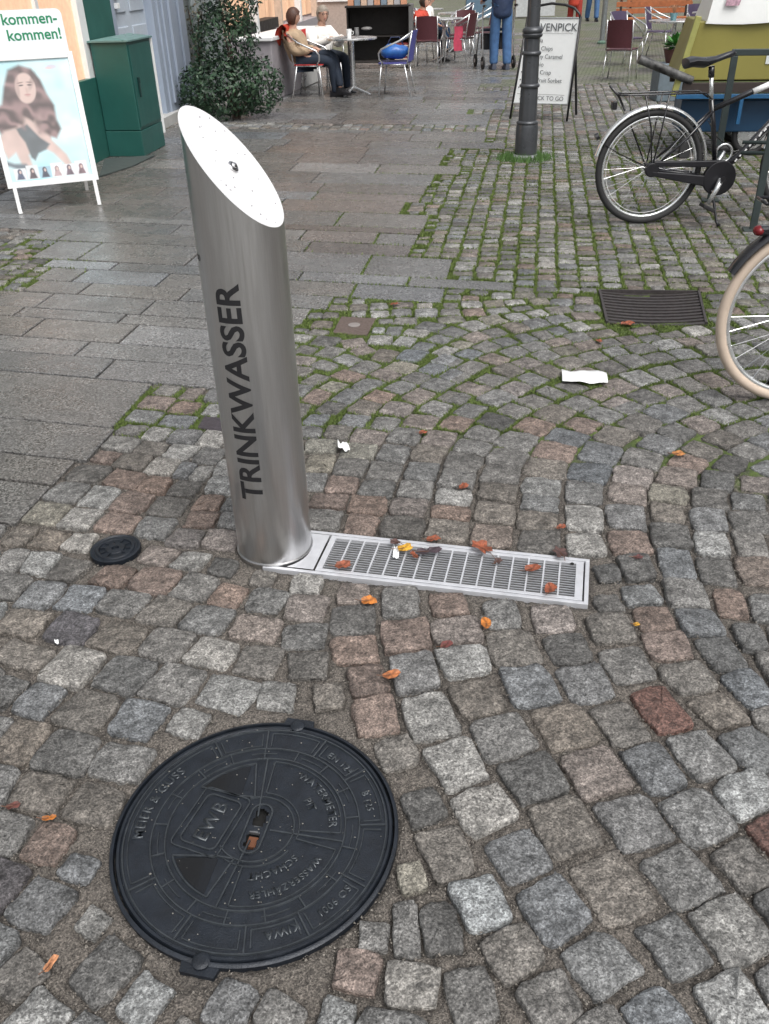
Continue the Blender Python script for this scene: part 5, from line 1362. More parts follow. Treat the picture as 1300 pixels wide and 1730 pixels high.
# ------------------------------------------------------------------ standing people
def standing(name, label, loc, yaw, coat, trouser, hair_, style, step=.0, arms=None, coatlen=.80, height=1.0, shoe=M_blackshoe):
    t = thing(name, label, 'person', loc, yaw); k = height
    def S(j): return tuple([j[0]*k, j[1]*k, j[2]*k]+[j[3] if not isinstance(j[3], tuple) else j[3]])
    hipz = .92
    legs = {s: [(0, s*.09, .88, .09), (step*s*.5+.01, s*.10, .49, .060), (step*s-.02, s*.10, .12, .044), (step*s-.02, s*.10, .07, .037)] for s in (1, -1)}
    A = arms or {s: [(0, s*.19, 1.40, .055), (-.03, s*.25, 1.13, .045), (.08, s*.24, .90, .033)] for s in (1, -1)}
    J = [(0, 0, .95, .11), (0, 0, 1.12, .11), (0, 0, 1.32, .11), (0, 0, 1.45, .065), (.01, 0, 1.53, .052), (.02, 0, 1.58, .055)]; E_ = [(0, 1), (1, 2), (2, 3), (3, 4), (4, 5)]
    for s in (1, -1):
        i = 2
        for p in A[s]: J.append(p); E_.append((i, len(J)-1)); i = len(J)-1
        hand(J, E_, i, A[s][-1][:3], (.35, 0, -1) if not arms else (1, 0, -.3), (0, 1, 0) if not arms else (0, 0, 1), .95)
        i = 0
        for p in legs[s]: J.append(p); E_.append((i, len(J)-1)); i = len(J)-1
    skin_mesh('body', J, E_, M_skin, t)
    CJ = [(0, 0, coatlen-.04, (.15, .185)), (0, 0, coatlen+.06, (.155, .19)), (0, 0, 1.0, (.145, .18)), (0, 0, 1.3, (.14, .19)), (0, 0, 1.44, (.09, .12)), (.01, 0, 1.50, .07)]; CE = [(0, 1), (1, 2), (2, 3), (3, 4), (4, 5)]
    for s in (1, -1):
        i = 3
        for p, rr in zip(A[s], (.085, .068, .050)): CJ.append((*p[:3], rr)); CE.append((i, len(CJ)-1)); i = len(CJ)-1
    skin_mesh('jacket', CJ, CE, coat, t)
    TJ = [(0, 0, 1.02, .12)]; TE = []
    for s in (1, -1):
        i = 0
        for p, rr in zip(legs[s], (.100, .088, .078, .076)): TJ.append((*p[:3], rr)); TE.append((i, len(TJ)-1)); i = len(TJ)-1
    skin_mesh('trousers', TJ, TE, trouser, t)
    shoes(t, [((step*s, s*.10, 0), 0) for s in (1, -1)], shoe)
    head(t, Vector((.03, 0, 1.665)), 0, 0, hair_, style)
    return t
M_bluejk = mat('dark_blue_jacket', (.018,.035,.085), .7, var=.15, scale=9, bump=.02, bscale=8)
wa = {s: [(0, s*.19, 1.40, .055), (-.02, s*.27, 1.15, .045), (.24, s*.25, 1.02, .033)] for s in (1, -1)}
standing('person', 'man in dark blue jacket and blue jeans walking away with a wheeled walker', Vector((2.19, 16.40, 0)), D(98), M_bluejk, M_jeans, M_hairg, 'short', step=.06, arms=wa, coatlen=.78, shoe=mat('blue_grey_shoe', (.06,.07,.10), .6))
standing('person', 'distant person in a long red coat walking behind the white ice cream sign', Vector((5.45, 26.3, 0)), D(-95), M_redcoat, mat('red_trousers', (.30,.03,.02), .8), M_hairk, 'long', step=.12, coatlen=.55)
standing('person', 'distant person in dark jacket and blue trousers walking beside the red coat', Vector((6.75, 30.0, 0)), D(-90), M_navy, M_jeans, M_hairk, 'short', step=.18)
# wheeled walker
wk_ = thing('walker', 'light grey wheeled walker pushed by the man in blue jeans', 'walker', Vector((2.13, 16.78, 0)), D(98))
for s in (1, -1):
    m = MB(); m.tube([(-.30, s*.27, .13), (-.22, s*.27, .55), (-.20, s*.27, .86), (-.26, s*.27, .93), (-.36, s*.27, .94)], .013, 8); m.tube([(.22, s*.26, .13), (.02, s*.27, .55), (-.2, s*.27, .62)], .013, 8); m.build('side_frame', M_alu, wk_, smooth=True)
    for x in (-.30, .22):
        w = MB(); Mx = Matrix.Rotation(PI/2, 4, 'X'); w.lathe([(.075, -.014), (.098, -.014), (.10, 0), (.098, .014), (.075, .014)], (x, s*.27, .10), 24, M=Mx); wo = w.build('wheel', mat('black_rubber', (.015,.015,.016), .7) if 'black_rubber' not in MAT else MAT['black_rubber'], wk_, smooth=40)
        w = MB(); w.lathe([(.012, -.018), (.074, -.006), (.074, .006), (.012, .018)], (x, s*.27, .10), 12, M=Mx); w.build('hub', M_alu, wo)
    m = MB(); m.tube([(-.36, s*.27, .94), (-.24, s*.27, .935)], .019, 8); m.build('grip', MAT['black_rubber'], wk_, smooth=True)
m = MB(); m.box((-.05, 0, .58), (.24, .48, .035)); m.build('seat', M_navy, wk_, bevel=.01)
m = MB(); m.box((.05, 0, .40), (.26, .40, .24)); m.build('basket', mat('dark_mesh', (.03,.03,.035), .7), wk_, bevel=.02)

# ------------------------------------------------------------------ dark display trolley
tr_ = thing('display_trolley', 'black display trolley on castors with striped boxes on its lower shelf', 'trolley', Vector((.16, 17.35, 0)), D(-4))
m = MB(); m.box((0, .25, .53), (1.08, .02, .84)); m.box((-.54, 0, .53), (.02, .5, .84)); m.box((0, 0, .96), (1.14, .54, .03)); m.box((0, 0, .11), (1.12, .52, .03)); m.build('body', M_darkin, tr_, bevel=.004)
m = MB(); m.box((.565, -.02, .54), (.075, .50, .88)); m.build('side_post', mat('dark_grey_paint', (.13,.13,.13), .5), tr_, bevel=.006)
m = MB(); m.box((0, .03, .50), (1.05, .40, .018)); m.build('shelf', M_darkin, tr_)
for x in (-.48, .48):
    for y in (-.2, .2):
        w = MB(); w.lathe([(.035, -.012), (.042, -.010), (.042, .010), (.035, .012)], (x, y, .042), 16, M=Matrix.Rotation(PI/2, 4, 'Y')); w.build('castor', MAT['black_rubber'], tr_, smooth=40)
for k in range(5):
    b = MB(); b.box((.40+random.uniform(-.01, .01), -.05, .145+k*.052), (.26, .34, .020)); b.build('tray', mat('cream_tray', (.62,.50,.42), .6) if k == 0 else MAT['cream_tray'], tr_)
    b = MB(); b.box((.40, -.05, .170+k*.052), (.24, .32, .028)); b.build('tray_stack', mat('dark_red_tray', (.20,.03,.03), .6) if k == 0 else MAT['dark_red_tray'], tr_)
M_wp = mat('white_ware', (.5,.5,.5), .4)
w = MB(); w.ell((-.22, -.02, .62), (.10, .05, .03), 12, 6); w.lathe([(.03, 0), (.045, .02), (.04, .12), (.045, .13)], (-.40, -.02, .51), 14); w.build('crockery', M_wp, tr_, smooth=True)
for k in range(9):
    c_ = [(.60,.30,.18), (.20,.26,.32), (.62,.45,.34), (.40,.40,.42)][k % 4]; nm = 'goods_%d' % (k % 4)
    b = MB(); b.box((-.48+k*.115, .05, 1.035), (.10, .30, .12+.03*(k % 3))); b.build('goods_box', MAT.get(nm) or mat(nm, c_, .6), tr_)
# ------------------------------------------------------------------ cast lamp post
M_lamp = mat('dark_grey_enamel', (.075,.080,.088), .32, metal=.35, var=.12, scale=9, bump=.0006, bscale=120, rvar=.1)
lp_ = thing('lamp_post', 'dark grey cast iron lamp post with rings, standing before the white ice cream sign', 'lamp post', G(888, 266))
m = MB(); m.lathe([(.118, -.02), (.118, .018), (.108, .028), (.100, .034)], n=32); m.build('base_flange', mat('pale_worn_base', (.20,.21,.22), .5, var=.2), lp_, smooth=40)
m = MB(); m.lathe([(.100, .03), (.100, .26), (.094, .285)], n=24); m.build('lower_drum', M_lamp, lp_, smooth=40)
def flute(r0_, r1_, z0, z1, n=8):
    b = MB(); vs = []; N_ = n*6
    for z, r in ((z0, r0_), (z1, r1_)):
        for k in range(N_): a = 2*PI*k/N_; vs.append((r*(1-.05*abs(math.sin(a*n/2))**3)*math.cos(a), r*(1-.05*abs(math.sin(a*n/2))**3)*math.sin(a), z))
    b.add(vs, [(k, (k+1) % N_, N_+(k+1) % N_, N_+k) for k in range(N_)]); return b
flute(.082, .076, .28, .60).build('shaft', M_lamp, lp_, smooth=40)
flute(.075, .070, .58, .86).build('shaft', M_lamp, lp_, smooth=40)
flute(.070, .064, .85, 1.02).build('shaft', M_lamp, lp_, smooth=40)
m = MB(); m.lathe([(.056, 1.0), (.052, 1.8), (.046, 3.6)], n=24); m.build('upper_pole', M_lamp, lp_, smooth=40)
for z, r in ((.298, .098), (.597, .090), (.849, .085)):
    m = MB(); m.lathe([(r-.018, z-.020), (r-.004, z-.012), (r, z), (r-.004, z+.010), (r-.018, z+.018)], n=28); m.build('ring', M_lamp, lp_, smooth=True)
m = MB(); m.lathe([(.066, .96), (.084, .975), (.088, .99), (.078, 1.0), (.088, 1.012), (.086, 1.03), (.062, 1.05)], n=28); m.build('ring', M_lamp, lp_, smooth=50)
m = MB(); m.lathe([(.05, 3.6), (.18, 3.66), (.20, 3.95), (.12, 4.08), (.02, 4.15)], n=16); m.build('lantern', mat('lantern_glass', (.6,.6,.58), .3), lp_, smooth=40)
p2 = thing('thin_post', 'thin grey steel post with green stained foot left of the right hand tables', 'post', G(1017, 73))
m = MB(); m.tube([(0, 0, .04), (0, 0, 3.4)], .055, 16); m.build('pole', mat('galvanised_grey', (.23,.25,.26), .5, metal=.4), p2, smooth=40)
m = MB(); m.lathe([(.10, 0), (.10, .03), (.06, .06)], n=20); m.build('foot_plate', mat('green_stained', (.10,.17,.13), .7), p2, smooth=40)

# ------------------------------------------------------------------ ice cream sign
f0, f1 = G(862, 200), G(958, 205); sa = math.atan2((f1-f0).y, (f1-f0).x); sw = (f1-f0).length
sg = thing('pavement_sign', 'white ice cream price sign in a black tube frame behind the lamp post', 'sign', f0, sa)
M_blk = mat('black_tube', (.018,.018,.02), .4)
lean = D(7); Rl2 = Matrix.Rotation(-lean, 4, 'X')
for s, x in ((0, 0.0), (1, sw)):
    m = MB(); m.tube([Rl2 @ Vector((x, 0, 0)), Rl2 @ Vector((x+(.10 if s == 0 else .02), 0, 1.02)), ], .013, 8); m.build('leg', M_blk, sg, smooth=True)
m = MB(); pts = [(.10, 1.0)]+[(.13, 1.08), (.19, 1.12), (.36, 1.145), (.52, 1.13), (.62, 1.10), (.68, 1.05), (sw+.02, 1.0)]
m.tube([Rl2 @ Vector((x, 0, z)) for x, z in pts], .013, 8); m.build('top_hoop', M_blk, sg, smooth=True)
m = MB(); vs = [(.02, 0, .165), (sw-.012, 0, .175), (sw+.012, 0, 1.01), (.105, 0, 1.01)]; vs = vs+[(x, .012, z) for x, y, z in vs]
m.add([Rl2 @ Vector(v) for v in vs], [(0,1,2,3), (7,6,5,4), (0,4,5,1), (1,5,6,2), (2,6,7,3), (3,7,4,0)]); m.build('panel', mat('sign_white', (.80,.83,.84), .35, var=.02), sg)
m = MB()
for a, b in (((.02, .165), (sw-.012, .175)), ((sw-.012, .175), (sw+.012, 1.01)), ((sw+.012, 1.01), (.105, 1.01)), ((.105, 1.01), (.02, .165))):
    m.tube([Rl2 @ Vector((a[0], -.004, a[1])), Rl2 @ Vector((b[0], -.004, b[1]))], .006, 6)
m.build('panel_rim', mat('rim_grey', (.35,.37,.38), .4), sg)
for x in (.10, sw-.06):
    m = MB(); m.bar((x, .50, 0), (x+.02, .13, .98), .022, .022); m.build('rear_leg', M_blk, sg)
M_tx = mat('grey_print', (.10,.11,.12), .6, var=0, rvar=0)
cx_ = sw/2+.035
def st_text(txt, size, x, z, al='LEFT', bold=.0): return flat_text(txt, size, x, z, -.0075, sg, M_tx, align=al, lean=False, M=Rl2, bold=bold)
st_text('MÖVENPICK', .105, cx_+.01, .885, 'CENTER', .0008)
for k, s_ in enumerate(('Vanilla', 'Choc Chips', 'Creamy Caramel', 'Pistachio', 'Crème Crisp', 'Passionfruit Sorbet', 'Yoghurt')):
    st_text('• '+s_, .060, .115-k*.008, .775-k*.078)
st_text('ALSO PICK TO GO', .062, cx_-.02, .205, 'CENTER')
m = MB()
for z, a, b in ((.862, .13, sw-.04), (.262, .06, sw-.06)): m.box((0, 0, 0), (0, 0, 0)) if False else m.add([Rl2 @ Vector(v) for v in ((a, -.0075, z), (b, -.0075, z), (b, -.0075, z+.003), (a, -.0075, z+.003))], [(0,1,2,3)])
m.build('printed_rules', M_tx, sg)

# ------------------------------------------------------------------ bicycles
M_tyre = mat('tyre_black', (.022,.022,.023), .75, bump=.0006, bscale=200); M_bk = mat('black_lacquer', (.012,.012,.015), .25, coat=.4); M_chr = mat('chrome', (.75,.76,.77), .15, metal=1, var=0); M_sil = mat('silver_guard', (.75,.77,.78), .25, metal=.8)
M_rubber = MAT['black_rubber']; M_cream = mat('cream_tyre', (.50,.41,.33), .6, var=.06)
XZ = Matrix(((1,0,0),(0,0,1),(0,1,0)))
def wheel(parent, cx, cz, r, tyre, spokes=32, reflex=True, tw=.021, name='wheel'):
    w = MB(); w.tube([(cx+r*math.cos(a)-tw*math.cos(a), 0, cz+(r-tw)*math.sin(a)) for a in np.linspace(0, 2*PI, 72, endpoint=False)], tw, 10, closed=True)
    wo = w.build(name, tyre, parent, smooth=True)
    rr = r-2*tw-.004
    w = MB(); w.tube([(cx+rr*math.cos(a), 0, cz+rr*math.sin(a)) for a in np.linspace(0, 2*PI, 72, endpoint=False)], .0105, 8, closed=True); w.build('rim', M_sil, wo, smooth=True)
    w = MB()
    for k in range(spokes):
        a = 2*PI*k/spokes; s = .028 if k % 2 else -.028; b = a+(.55 if (k//2) % 2 else -.55)
        w.tube([(cx+.022*math.cos(b), s, cz+.022*math.sin(b)), (cx+rr*math.cos(a), 0, cz+rr*math.sin(a))], .0011, 4, cap=False)
    so_ = w.build('spokes', M_chr, wo); so_['kind'] = 'stuff'
    w = MB(); w.lathe([(.012, -.055), (.012, -.034), (.026, -.032), (.026, -.024), (.014, -.02), (.014, .02), (.026, .024), (.026, .032), (.012, .034), (.012, .055)], (cx, 0, cz), 16, M=Matrix.Rotation(PI/2, 4, 'X')); w.build('hub', M_bk, wo, smooth=40)
    if reflex:
        w = MB(); q_ = rr-.024; w.tube([(cx+q_*math.cos(a), .004, cz+q_*math.sin(a)) for a in np.linspace(0, 2*PI, 60, endpoint=False)], .0022, 5, closed=True); w.build('reflex_ring', mat('reflex_silver', (.6,.6,.6), .3) if 'reflex_silver' not in MAT else MAT['reflex_silver'], wo)
    return wo
ba = D(3)
bk = thing('bicycle', 'black trekking bicycle with silver mudguard and empty rear rack on its kickstand', 'bicycle', Vector((1.79, 5.905, 0)), ba)
# local: x forward (to the right of the photo), near side is -y, rear hub at x=0
RH = .352; BB = (.455, 0, .285)
wheel(bk, 0, RH, .352, M_tyre); wheel(bk, 1.10, RH, .352, M_tyre)
m = MB(); pts = [(0+.375*math.cos(a), 0, RH+.375*math.sin(a)) for a in np.linspace(D(4), D(162), 34)]
def guard(pts, hw=.026):
    b = MB(); vs = []; P_ = [Vector(p) for p in pts]; n_ = len(P_)
    for i, p in enumerate(P_):
        d = (P_[min(i+1, n_-1)]-P_[max(i-1, 0)]).normalized(); nr = Vector((d.z, 0, -d.x)); 
        for w_, h_ in ((-hw, -.012), (-hw*.6, 0), (hw*.6, 0), (hw, -.012), (hw, -.015), (hw*.6, -.003), (-hw*.6, -.003), (-hw, -.015)): vs.append(p+Vector((0, w_, 0))+nr*(-h_ if False else h_)*-1*-1)
    fs = [(i*8+k, i*8+(k+1) % 8, (i+1)*8+(k+1) % 8, (i+1)*8+k) for i in range(n_-1) for k in range(8)]
    b.add(vs, fs); return b
guard([( .378*math.cos(a), 0, RH+.378*math.sin(a)) for a in np.linspace(D(2), D(166), 40)]).build('rear_mudguard', M_sil, bk, smooth=60)
guard([(1.10+.378*math.cos(a), 0, RH+.378*math.sin(a)) for a in np.linspace(D(20), D(165), 30)]).build('front_mudguard', M_sil, bk, smooth=60)
fr2 = MB(); 
fr2.tube([(.345, 0, .745), (.385, 0, .60), BB], .0165, 10)            # seat tube
fr2.tube([(.365, 0, .69), (.62, 0, .79), (.92, 0, .90)], .0175, 10)     # top tube
fr2.tube([BB, (.62, 0, .44), (.94, 0, .80)], .0225, 10)                 # down tube
fr2.tube([(.93, 0, .76), (.915, 0, .93)], .019, 10)
for s in (1, -1):
    fr2.tube([(.365, s*.012, .68), (.20, s*.042, .52), (0, s*.055, RH)], .0085, 8); fr2.tube([BB, (.25, s*.045, .315), (0, s*.055, RH)], .010, 8)
fr2.build('frame', M_bk, bk, smooth=True)
fk = MB()
for s in (1, -1): fk.tube([(.935, s*.03, .74), (.99, s*.045, .55), (1.10, s*.05, RH)], .011, 8)
fk.tube([(.935, -.03, .745), (.935, .03, .745)], .014, 8); fk.build('fork', M_bk, bk, smooth=True)
m = MB(); m.tube([(.60, -.018, .785), (.72, -.019, .832)], .0185, 10); m.build('silver_band', M_white, bk, smooth=True)
flat = flat_text('trekking', .05, 0, 0, 0, bk, M_white, align='LEFT', lean=False, M=Matrix.Translation((.60, -.0235, .40)) @ Matrix.Rotation(-D(48), 4, 'Y'), name='frame_lettering') if False else None
m = MB()
for k in range(9):
    u = .56+k*.026; z_ = .375+k*.0295; m.bar((u, -.0235, z_), (u+.012, -.0235, z_+.026*(1 if k % 2 else .6)), .002, .010)
m.build('frame_decal', M_white, bk)
m = MB(); m.tube([(.345, 0, .745), (.322, 0, .885)], .0135, 10); m.build('seat_post', M_sil, bk, smooth=True)
m = MB(); m.tube([(.322, 0, .875), (.313, 0, .935)], .019, 10); m.build('seat_clamp', M_bk, bk, smooth=True)
sdl = MB(); vs = []; st_ = [(-.155+.0, .010, .945), (-.145, .070, .965), (-.10, .082, .975), (-.03, .070, .968), (.04, .040, .972), (.10, .024, .990), (.15, .018, 1.003), (.165, .006, 1.0)]
for x, w_, z in st_:
    for k in range(12): a = 2*PI*k/12; vs.append((.29+x, w_*math.cos(a), z+(.018 if math.sin(a) > 0 else .042 if x < 0 else .02)*math.sin(a)*(1 if w_ > .015 else .3)))
fs = [(i*12+k, i*12+(k+1) % 12, (i+1)*12+(k+1) % 12, (i+1)*12+k) for i in range(len(st_)-1) for k in range(12)]+[tuple(range(11, -1, -1)), tuple(range(84, 96))]
sdl.add(vs, fs); sdl.build('saddle', mat('saddle_black', (.018,.020,.024), .35), bk, smooth=60)
# rear rack
rk = MB()
for s in (1, -1): rk.tube([(-.245, s*.055, .795), (-.20, s*.06, .795), (.28, s*.06, .792), (.335, s*.02, .755)], .0055, 7)
rk.tube([(-.245, -.055, .795), (-.255, 0, .795), (-.245, .055, .795)], .0055, 7)
for x in (-.12, .0, .12): rk.tube([(x, -.06, .793), (x, .06, .793)], .004, 6)
rk.tube([(-.315, 0, .845), (-.25, 0, .785), (-.20, 0, .70)], .0075, 7)
for s in (1, -1): 
    rk.tube([(.05, s*.062, .79), (.03, s*.062, .60), (0, s*.06, RH)], .005, 7)
    rk.tube([(-.10, s*.062, .79), (-.04, s*.062, .60), (0, s*.06, RH)], .005, 7) if s < 0 else rk.tube([(-.16, s*.062, .79), (-.13, s*.062, .60), (0, s*.06, RH)], .005, 7)
rk.build('rear_rack', M_bk, bk, smooth=True)
m = MB(); m.box((-.275, -.0, .735), (.03, .05, .05)); m.build('rear_light', M_bk, bk, bevel=.006)
m = MB(); m.tube([(-.355, -.006, .56), (-.375, -.006, .55)], .022, 10); m.build('reflector', M_bk, bk, smooth=40)
for s in (1, -1):
    m = MB(); m.tube([(0, s*.06, RH), (-.22, s*.03, RH+.10), (-.335, s*.02, RH+.17)], .0028, 5); m.build('guard_stay', M_bk, bk)
# chain case
cc_ = MB()
def plate(out, y0, y1):
    n_ = len(out); cc_.add([(x, y0, z) for x, z in out]+[(x, y1, z) for x, z in out], [tuple(range(n_)), tuple(range(2*n_-1, n_-1, -1))]+[(i, n_+i, n_+(i+1) % n_, (i+1) % n_) for i in range(n_)])
plate([(.455+.108*math.cos(a), .285+.108*math.sin(a)) for a in np.linspace(2*PI, 0, 36, endpoint=False)], -.078, -.045)
plate([(.0, .405), (.455, .394), (.455, .350), (.02, .372)], -.0765, -.047)
plate([(.0, .345), (.40, .300), (.37, .235), (.0, .315)], -.0762, -.0475)
plate([(.03*math.cos(a)*1.5, RH+.03*1.5*math.sin(a)) for a in np.linspace(2*PI, 0, 20, endpoint=False)], -.0758, -.048)
cc_.build('chain_case', mat('black_plastic', (.010,.010,.013), .35), bk, bevel=.006)
cr_ = MB(); cr_.tube([(.458, -.10, .285), (.43, -.112, .225), (.385, -.118, .135)], [.020, .017, .013], 10); cr_.build('crank_arm', M_sil, bk, smooth=True)
cr_ = MB(); cr_.tube([(.458, .08, .285), (.53, .09, .42)], [.016, .012], 8); cr_.build('crank_arm', M_sil, bk, smooth=True)
m = MB(); m.lathe([(.018, -.004), (.018, .004), (.001, .004)], (.458, -.125, .287), 16, M=Matrix.Rotation(PI/2, 4, 'X')); m.build('crank_bolt', M_bk, bk, smooth=40)
m = MB(); m.box((.365, -.165, .125), (.085, .085, .022), M=Matrix.Rotation(D(25), 4, 'Y')); m.build('pedal', M_rubber, bk, bevel=.005)
m = MB(); m.box((.54, .14, .43), (.085, .085, .022)); m.build('pedal', M_rubber, bk, bevel=.005)
m = MB(); m.tube([(.40, -.03, .29), (.43, -.10, .15), (.455, -.15, .02), (.47, -.16, .002)], [.010, .009, .008, .013], 8); m.build('kickstand', M_bk, bk, smooth=True)
m = MB(); m.tube([(.925, 0, .93), (.90, 0, 1.03)], .0125, 8); m.tube([(.90, 0, 1.03), (.87, -.15, 1.05), (.80, -.29, 1.05)], .0115, 8); m.tube([(.90, 0, 1.03), (.87, .15, 1.05), (.80, .29, 1.05)], .0115, 8); m.build('handlebar', M_bk, bk, smooth=True)
m = MB(); m.tube([(.36, .03, .62), (.44, .05, .52), (.58, .06, .42), (.70, .03, .46), (.80, .0, .60)], .0035, 6); m.build('cable', M_bk, bk, smooth=True)
m = MB(); m.tube([(.50+.055*math.cos(a), .03, .42+.055*math.sin(a)) for a in np.linspace(0, 2*PI, 16, endpoint=False)], .007, 7, closed=True); m.tube([(.44, .02, .335), (.44, .02, .43)], .013, 8); m.build('ring_lock', M_alu, bk, smooth=True)
# second bicycle: only its rear wheel, rack end and tail light reach into the picture
b2l = G(1210, 545, .33); b2a = D(-2)
b2 = thing('cream_tyre_bicycle', 'bicycle with cream tyre and black mudguard cut off by the right edge', 'bicycle', b2l+Vector((.352*math.cos(b2a), .352*math.sin(b2a), -.33)), b2a)
wheel(b2, 0, RH, .352, M_cream, reflex=False, tw=.0195)
wheel(b2, 1.08, RH, .352, M_cream, reflex=False, tw=.0195)
m = MB(); pts = [(.383*math.cos(a), 0, RH+.383*math.sin(a)) for a in np.linspace(D(20), D(153), 30)]; guard(pts, .032).build('rear_mudguard', M_bk, b2, smooth=60)
guard([(1.08+.383*math.cos(a), 0, RH+.383*math.sin(a)) for a in np.linspace(D(20), D(165), 30)], .03).build('front_mudguard', M_bk, b2, smooth=60)
m = MB(); m.ell((-.262, 0, RH+.318), (.020, .026, .018), 12, 8); m.build('tail_light', mat('red_lens', (.16,.008,.012), .2), b2, smooth=True)
m = MB(); m.box((-.245, 0, RH+.318), (.04, .04, .035)); m.build('light_bracket', M_bk, b2, bevel=.01)
m = MB()
m.tube([(.34, 0, .80), (.37, 0, .60), (.45, 0, .29)], .016, 8); m.tube([(.36, 0, .62), (.60, 0, .52), (.90, 0, .84)], .018, 8); m.tube([(.45, 0, .29), (.65, 0, .40), (.92, 0, .78)], .018, 8); m.tube([(.90, 0, .76), (.88, 0, .96)], .018, 8)
for s in (1, -1): m.tube([(.36, s*.012, .68), (0, s*.055, RH)], .008, 7); m.tube([(.45, 0, .29), (0, s*.055, RH)], .0095, 7)
for s in (1, -1): m.tube([(.91, s*.03, .74), (.98, s*.045, .55), (1.08, s*.05, RH)], .011, 7)
m.build('frame', M_bk, b2, smooth=True)
m = MB(); m.tube([(.34, 0, .80), (.32, 0, .93)], .0135, 8); m.build('seat_post', M_sil, b2, smooth=True)
m = MB(); m.ell((.29, 0, .95), (.14, .085, .03), 16, 8); m.build('saddle', mat('brown_saddle', (.12,.05,.025), .4), b2, smooth=True)
m = MB()
for s in (1, -1): m.tube([(-.27, s*.05, RH+.42), (.30, s*.06, RH+.42)], .006, 7); m.tube([(-.1, s*.06, RH+.42), (0, s*.06, RH)], .005, 6)
m.tube([(-.27, -.05, RH+.42), (-.27, .05, RH+.42)], .006, 7); m.build('rear_rack', M_bk, b2, smooth=True)
m = MB()
m.tube([(.88, 0, .96), (.86, 0, 1.05)], .0125, 8); m.tube([(.86, -.0, 1.05), (.80, -.16, 1.08), (.66, -.28, 1.06)], .0115, 8); m.tube([(.86, 0, 1.05), (.80, .16, 1.08), (.66, .28, 1.06)], .0115, 8); m.build('handlebar', M_sil, b2, smooth=True)
m = MB(); m.tube([(.45, -.09, .29), (.50, -.11, .13)], [.015, .012], 8); m.build('crank_arm', M_sil, b2, smooth=True)
m = MB(); m.box((.50, -.155, .12), (.085, .08, .02)); m.build('pedal', M_rubber, b2, bevel=.004)
m = MB(); m.tube([(.05, .08, RH-.04), (.0, .14, .12), (-.03, .17, .0)], .008, 7); m.tube([(.05, -.08, RH-.04), (.04, -.12, .05), (.04, -.13, .0)], .008, 7); m.build('kickstand', M_bk, b2, smooth=True)

# ------------------------------------------------------------------ cycle stands
M_stand = mat('painted_steel', (.045,.060,.060), .45, metal=.3)
def cyc_stand(label, loc, rz, L=.75, h=.82, cross=(.53, .47)):
    t = thing('cycle_stand', label, 'bike rack', loc, rz, 'cycle stands beside the parked bicycles')
    for x in (0, L): 
        m = MB(); m.box((x, 0, h/2), (.045, .022, h)); m.build('upright', M_stand, t, bevel=.004)
        m = MB(); m.box((x, 0, .006), (.12, .09, .012)); m.build('foot_plate', M_stand, t, bevel=.003)
    m = MB(); m.box((L/2, 0, h+.02), (L+.045, .022, .04)); m.build('top_rail', M_stand, t, bevel=.004)
    for z in cross: m = MB(); m.tube([(-.16, 0, z), (L+.16, 0, z)], .011, 8); m.build('cross_rail', M_stand, t, smooth=True)
    return t
cyc_stand('nearer steel cycle stand whose foot shows above the cream tyre', G(1272, 389), D(-14))
q2 = G(1243, 88, .96); cyc_stand('further steel cycle stand rising behind the black bicycle saddle', Vector((q2.x, q2.y, 0)), D(-14), h=.94, cross=())

# ------------------------------------------------------------------ yellow cargo trailer
M_yel = mat('mustard_panel', (.25,.225,.055), .5, var=.08, scale=3); M_yel2 = mat('yellow_green_edge', (.32,.32,.10), .5)
M_blue = mat('blue_paint', (.009,.045,.10), .4, var=.1, scale=6); M_cover = mat('white_tarpaulin', (.82,.84,.83), .45, var=.03, scale=3, bump=.004, bscale=5)
yc = thing('cargo_trailer', 'mustard yellow sales trailer with white cover on a blue wheeled chassis', 'trailer', Vector((2.72, 8.15, 0)), D(-10))
m = MB(); 
bx = [(-.09, .62), (1.75, .62), (1.75, 1.06), (.02, 1.06)]
vs = [(x, 0, z) for x, z in bx]+[(x, .85, z) for x, z in bx]; m.add(vs, [(0,1,2,3), (7,6,5,4), (0,4,5,1), (1,5,6,2), (2,6,7,3), (3,7,4,0)]); m.build('body', M_yel, yc, bevel=.008)
m = MB(); m.bar((-.115, -.01, .50), (.0, -.01, 1.10), .05, .05, up=(0,1,0)); m.build('corner_post', M_yel2, yc, bevel=.005)
m = MB(); vs = []
cov = [(.06, 1.045), (.07, 1.07), (.13, 1.42), (.22, 1.50)]
for i, x in enumerate(np.linspace(0, 1, 13)):
    for (x0_, z) in cov: vs.append((x0_+(1.80-x0_)*x, -.03+.010*math.sin(i*1.7) if z < 1.3 else (.02 if z < 1.45 else .12), z-.010*math.sin(i*.9)*(1 if z < 1.1 else 0)))
    vs.append((.22+(1.80-.22)*x, .80, 1.50)); vs.append((.10+1.7*x, .90, 1.05))
fs = [(i*6+k, (i+1)*6+k, (i+1)*6+k+1, i*6+k+1) for i in range(12) for k in range(5)]+[(0,1,2,3,4,5), tuple(12*6+k for k in (5,4,3,2,1,0))]
m.add(vs, fs); m.build('cover', M_cover, yc, smooth=40)
m = MB(); m.add([(.19, -.038, 1.17), (.30, -.038, 1.17), (.36, -.012, 1.40), (.24, -.012, 1.40)], [(0,1,2,3)]); m.build('cover_print', mat('mauve_print', (.42,.26,.32), .5, var=.4, scale=60), yc)
M_note = mat('note_paper', (.66,.70,.70), .6, var=.03)
for k, (x, z) in enumerate(((.70, .90), (.66, .79))):
    m = MB(); m.box((x, -.006, z), (.13, .004, .10)); no_ = m.build('notice', M_note, yc)
    m = MB()
    for j in range(3): m.box((x-.03+.03*j, -.0095, z-.005), (.018, .002, .05)); 
    m.build('notice_print', mat('print_blue', (.14,.22,.28), .6), no_)
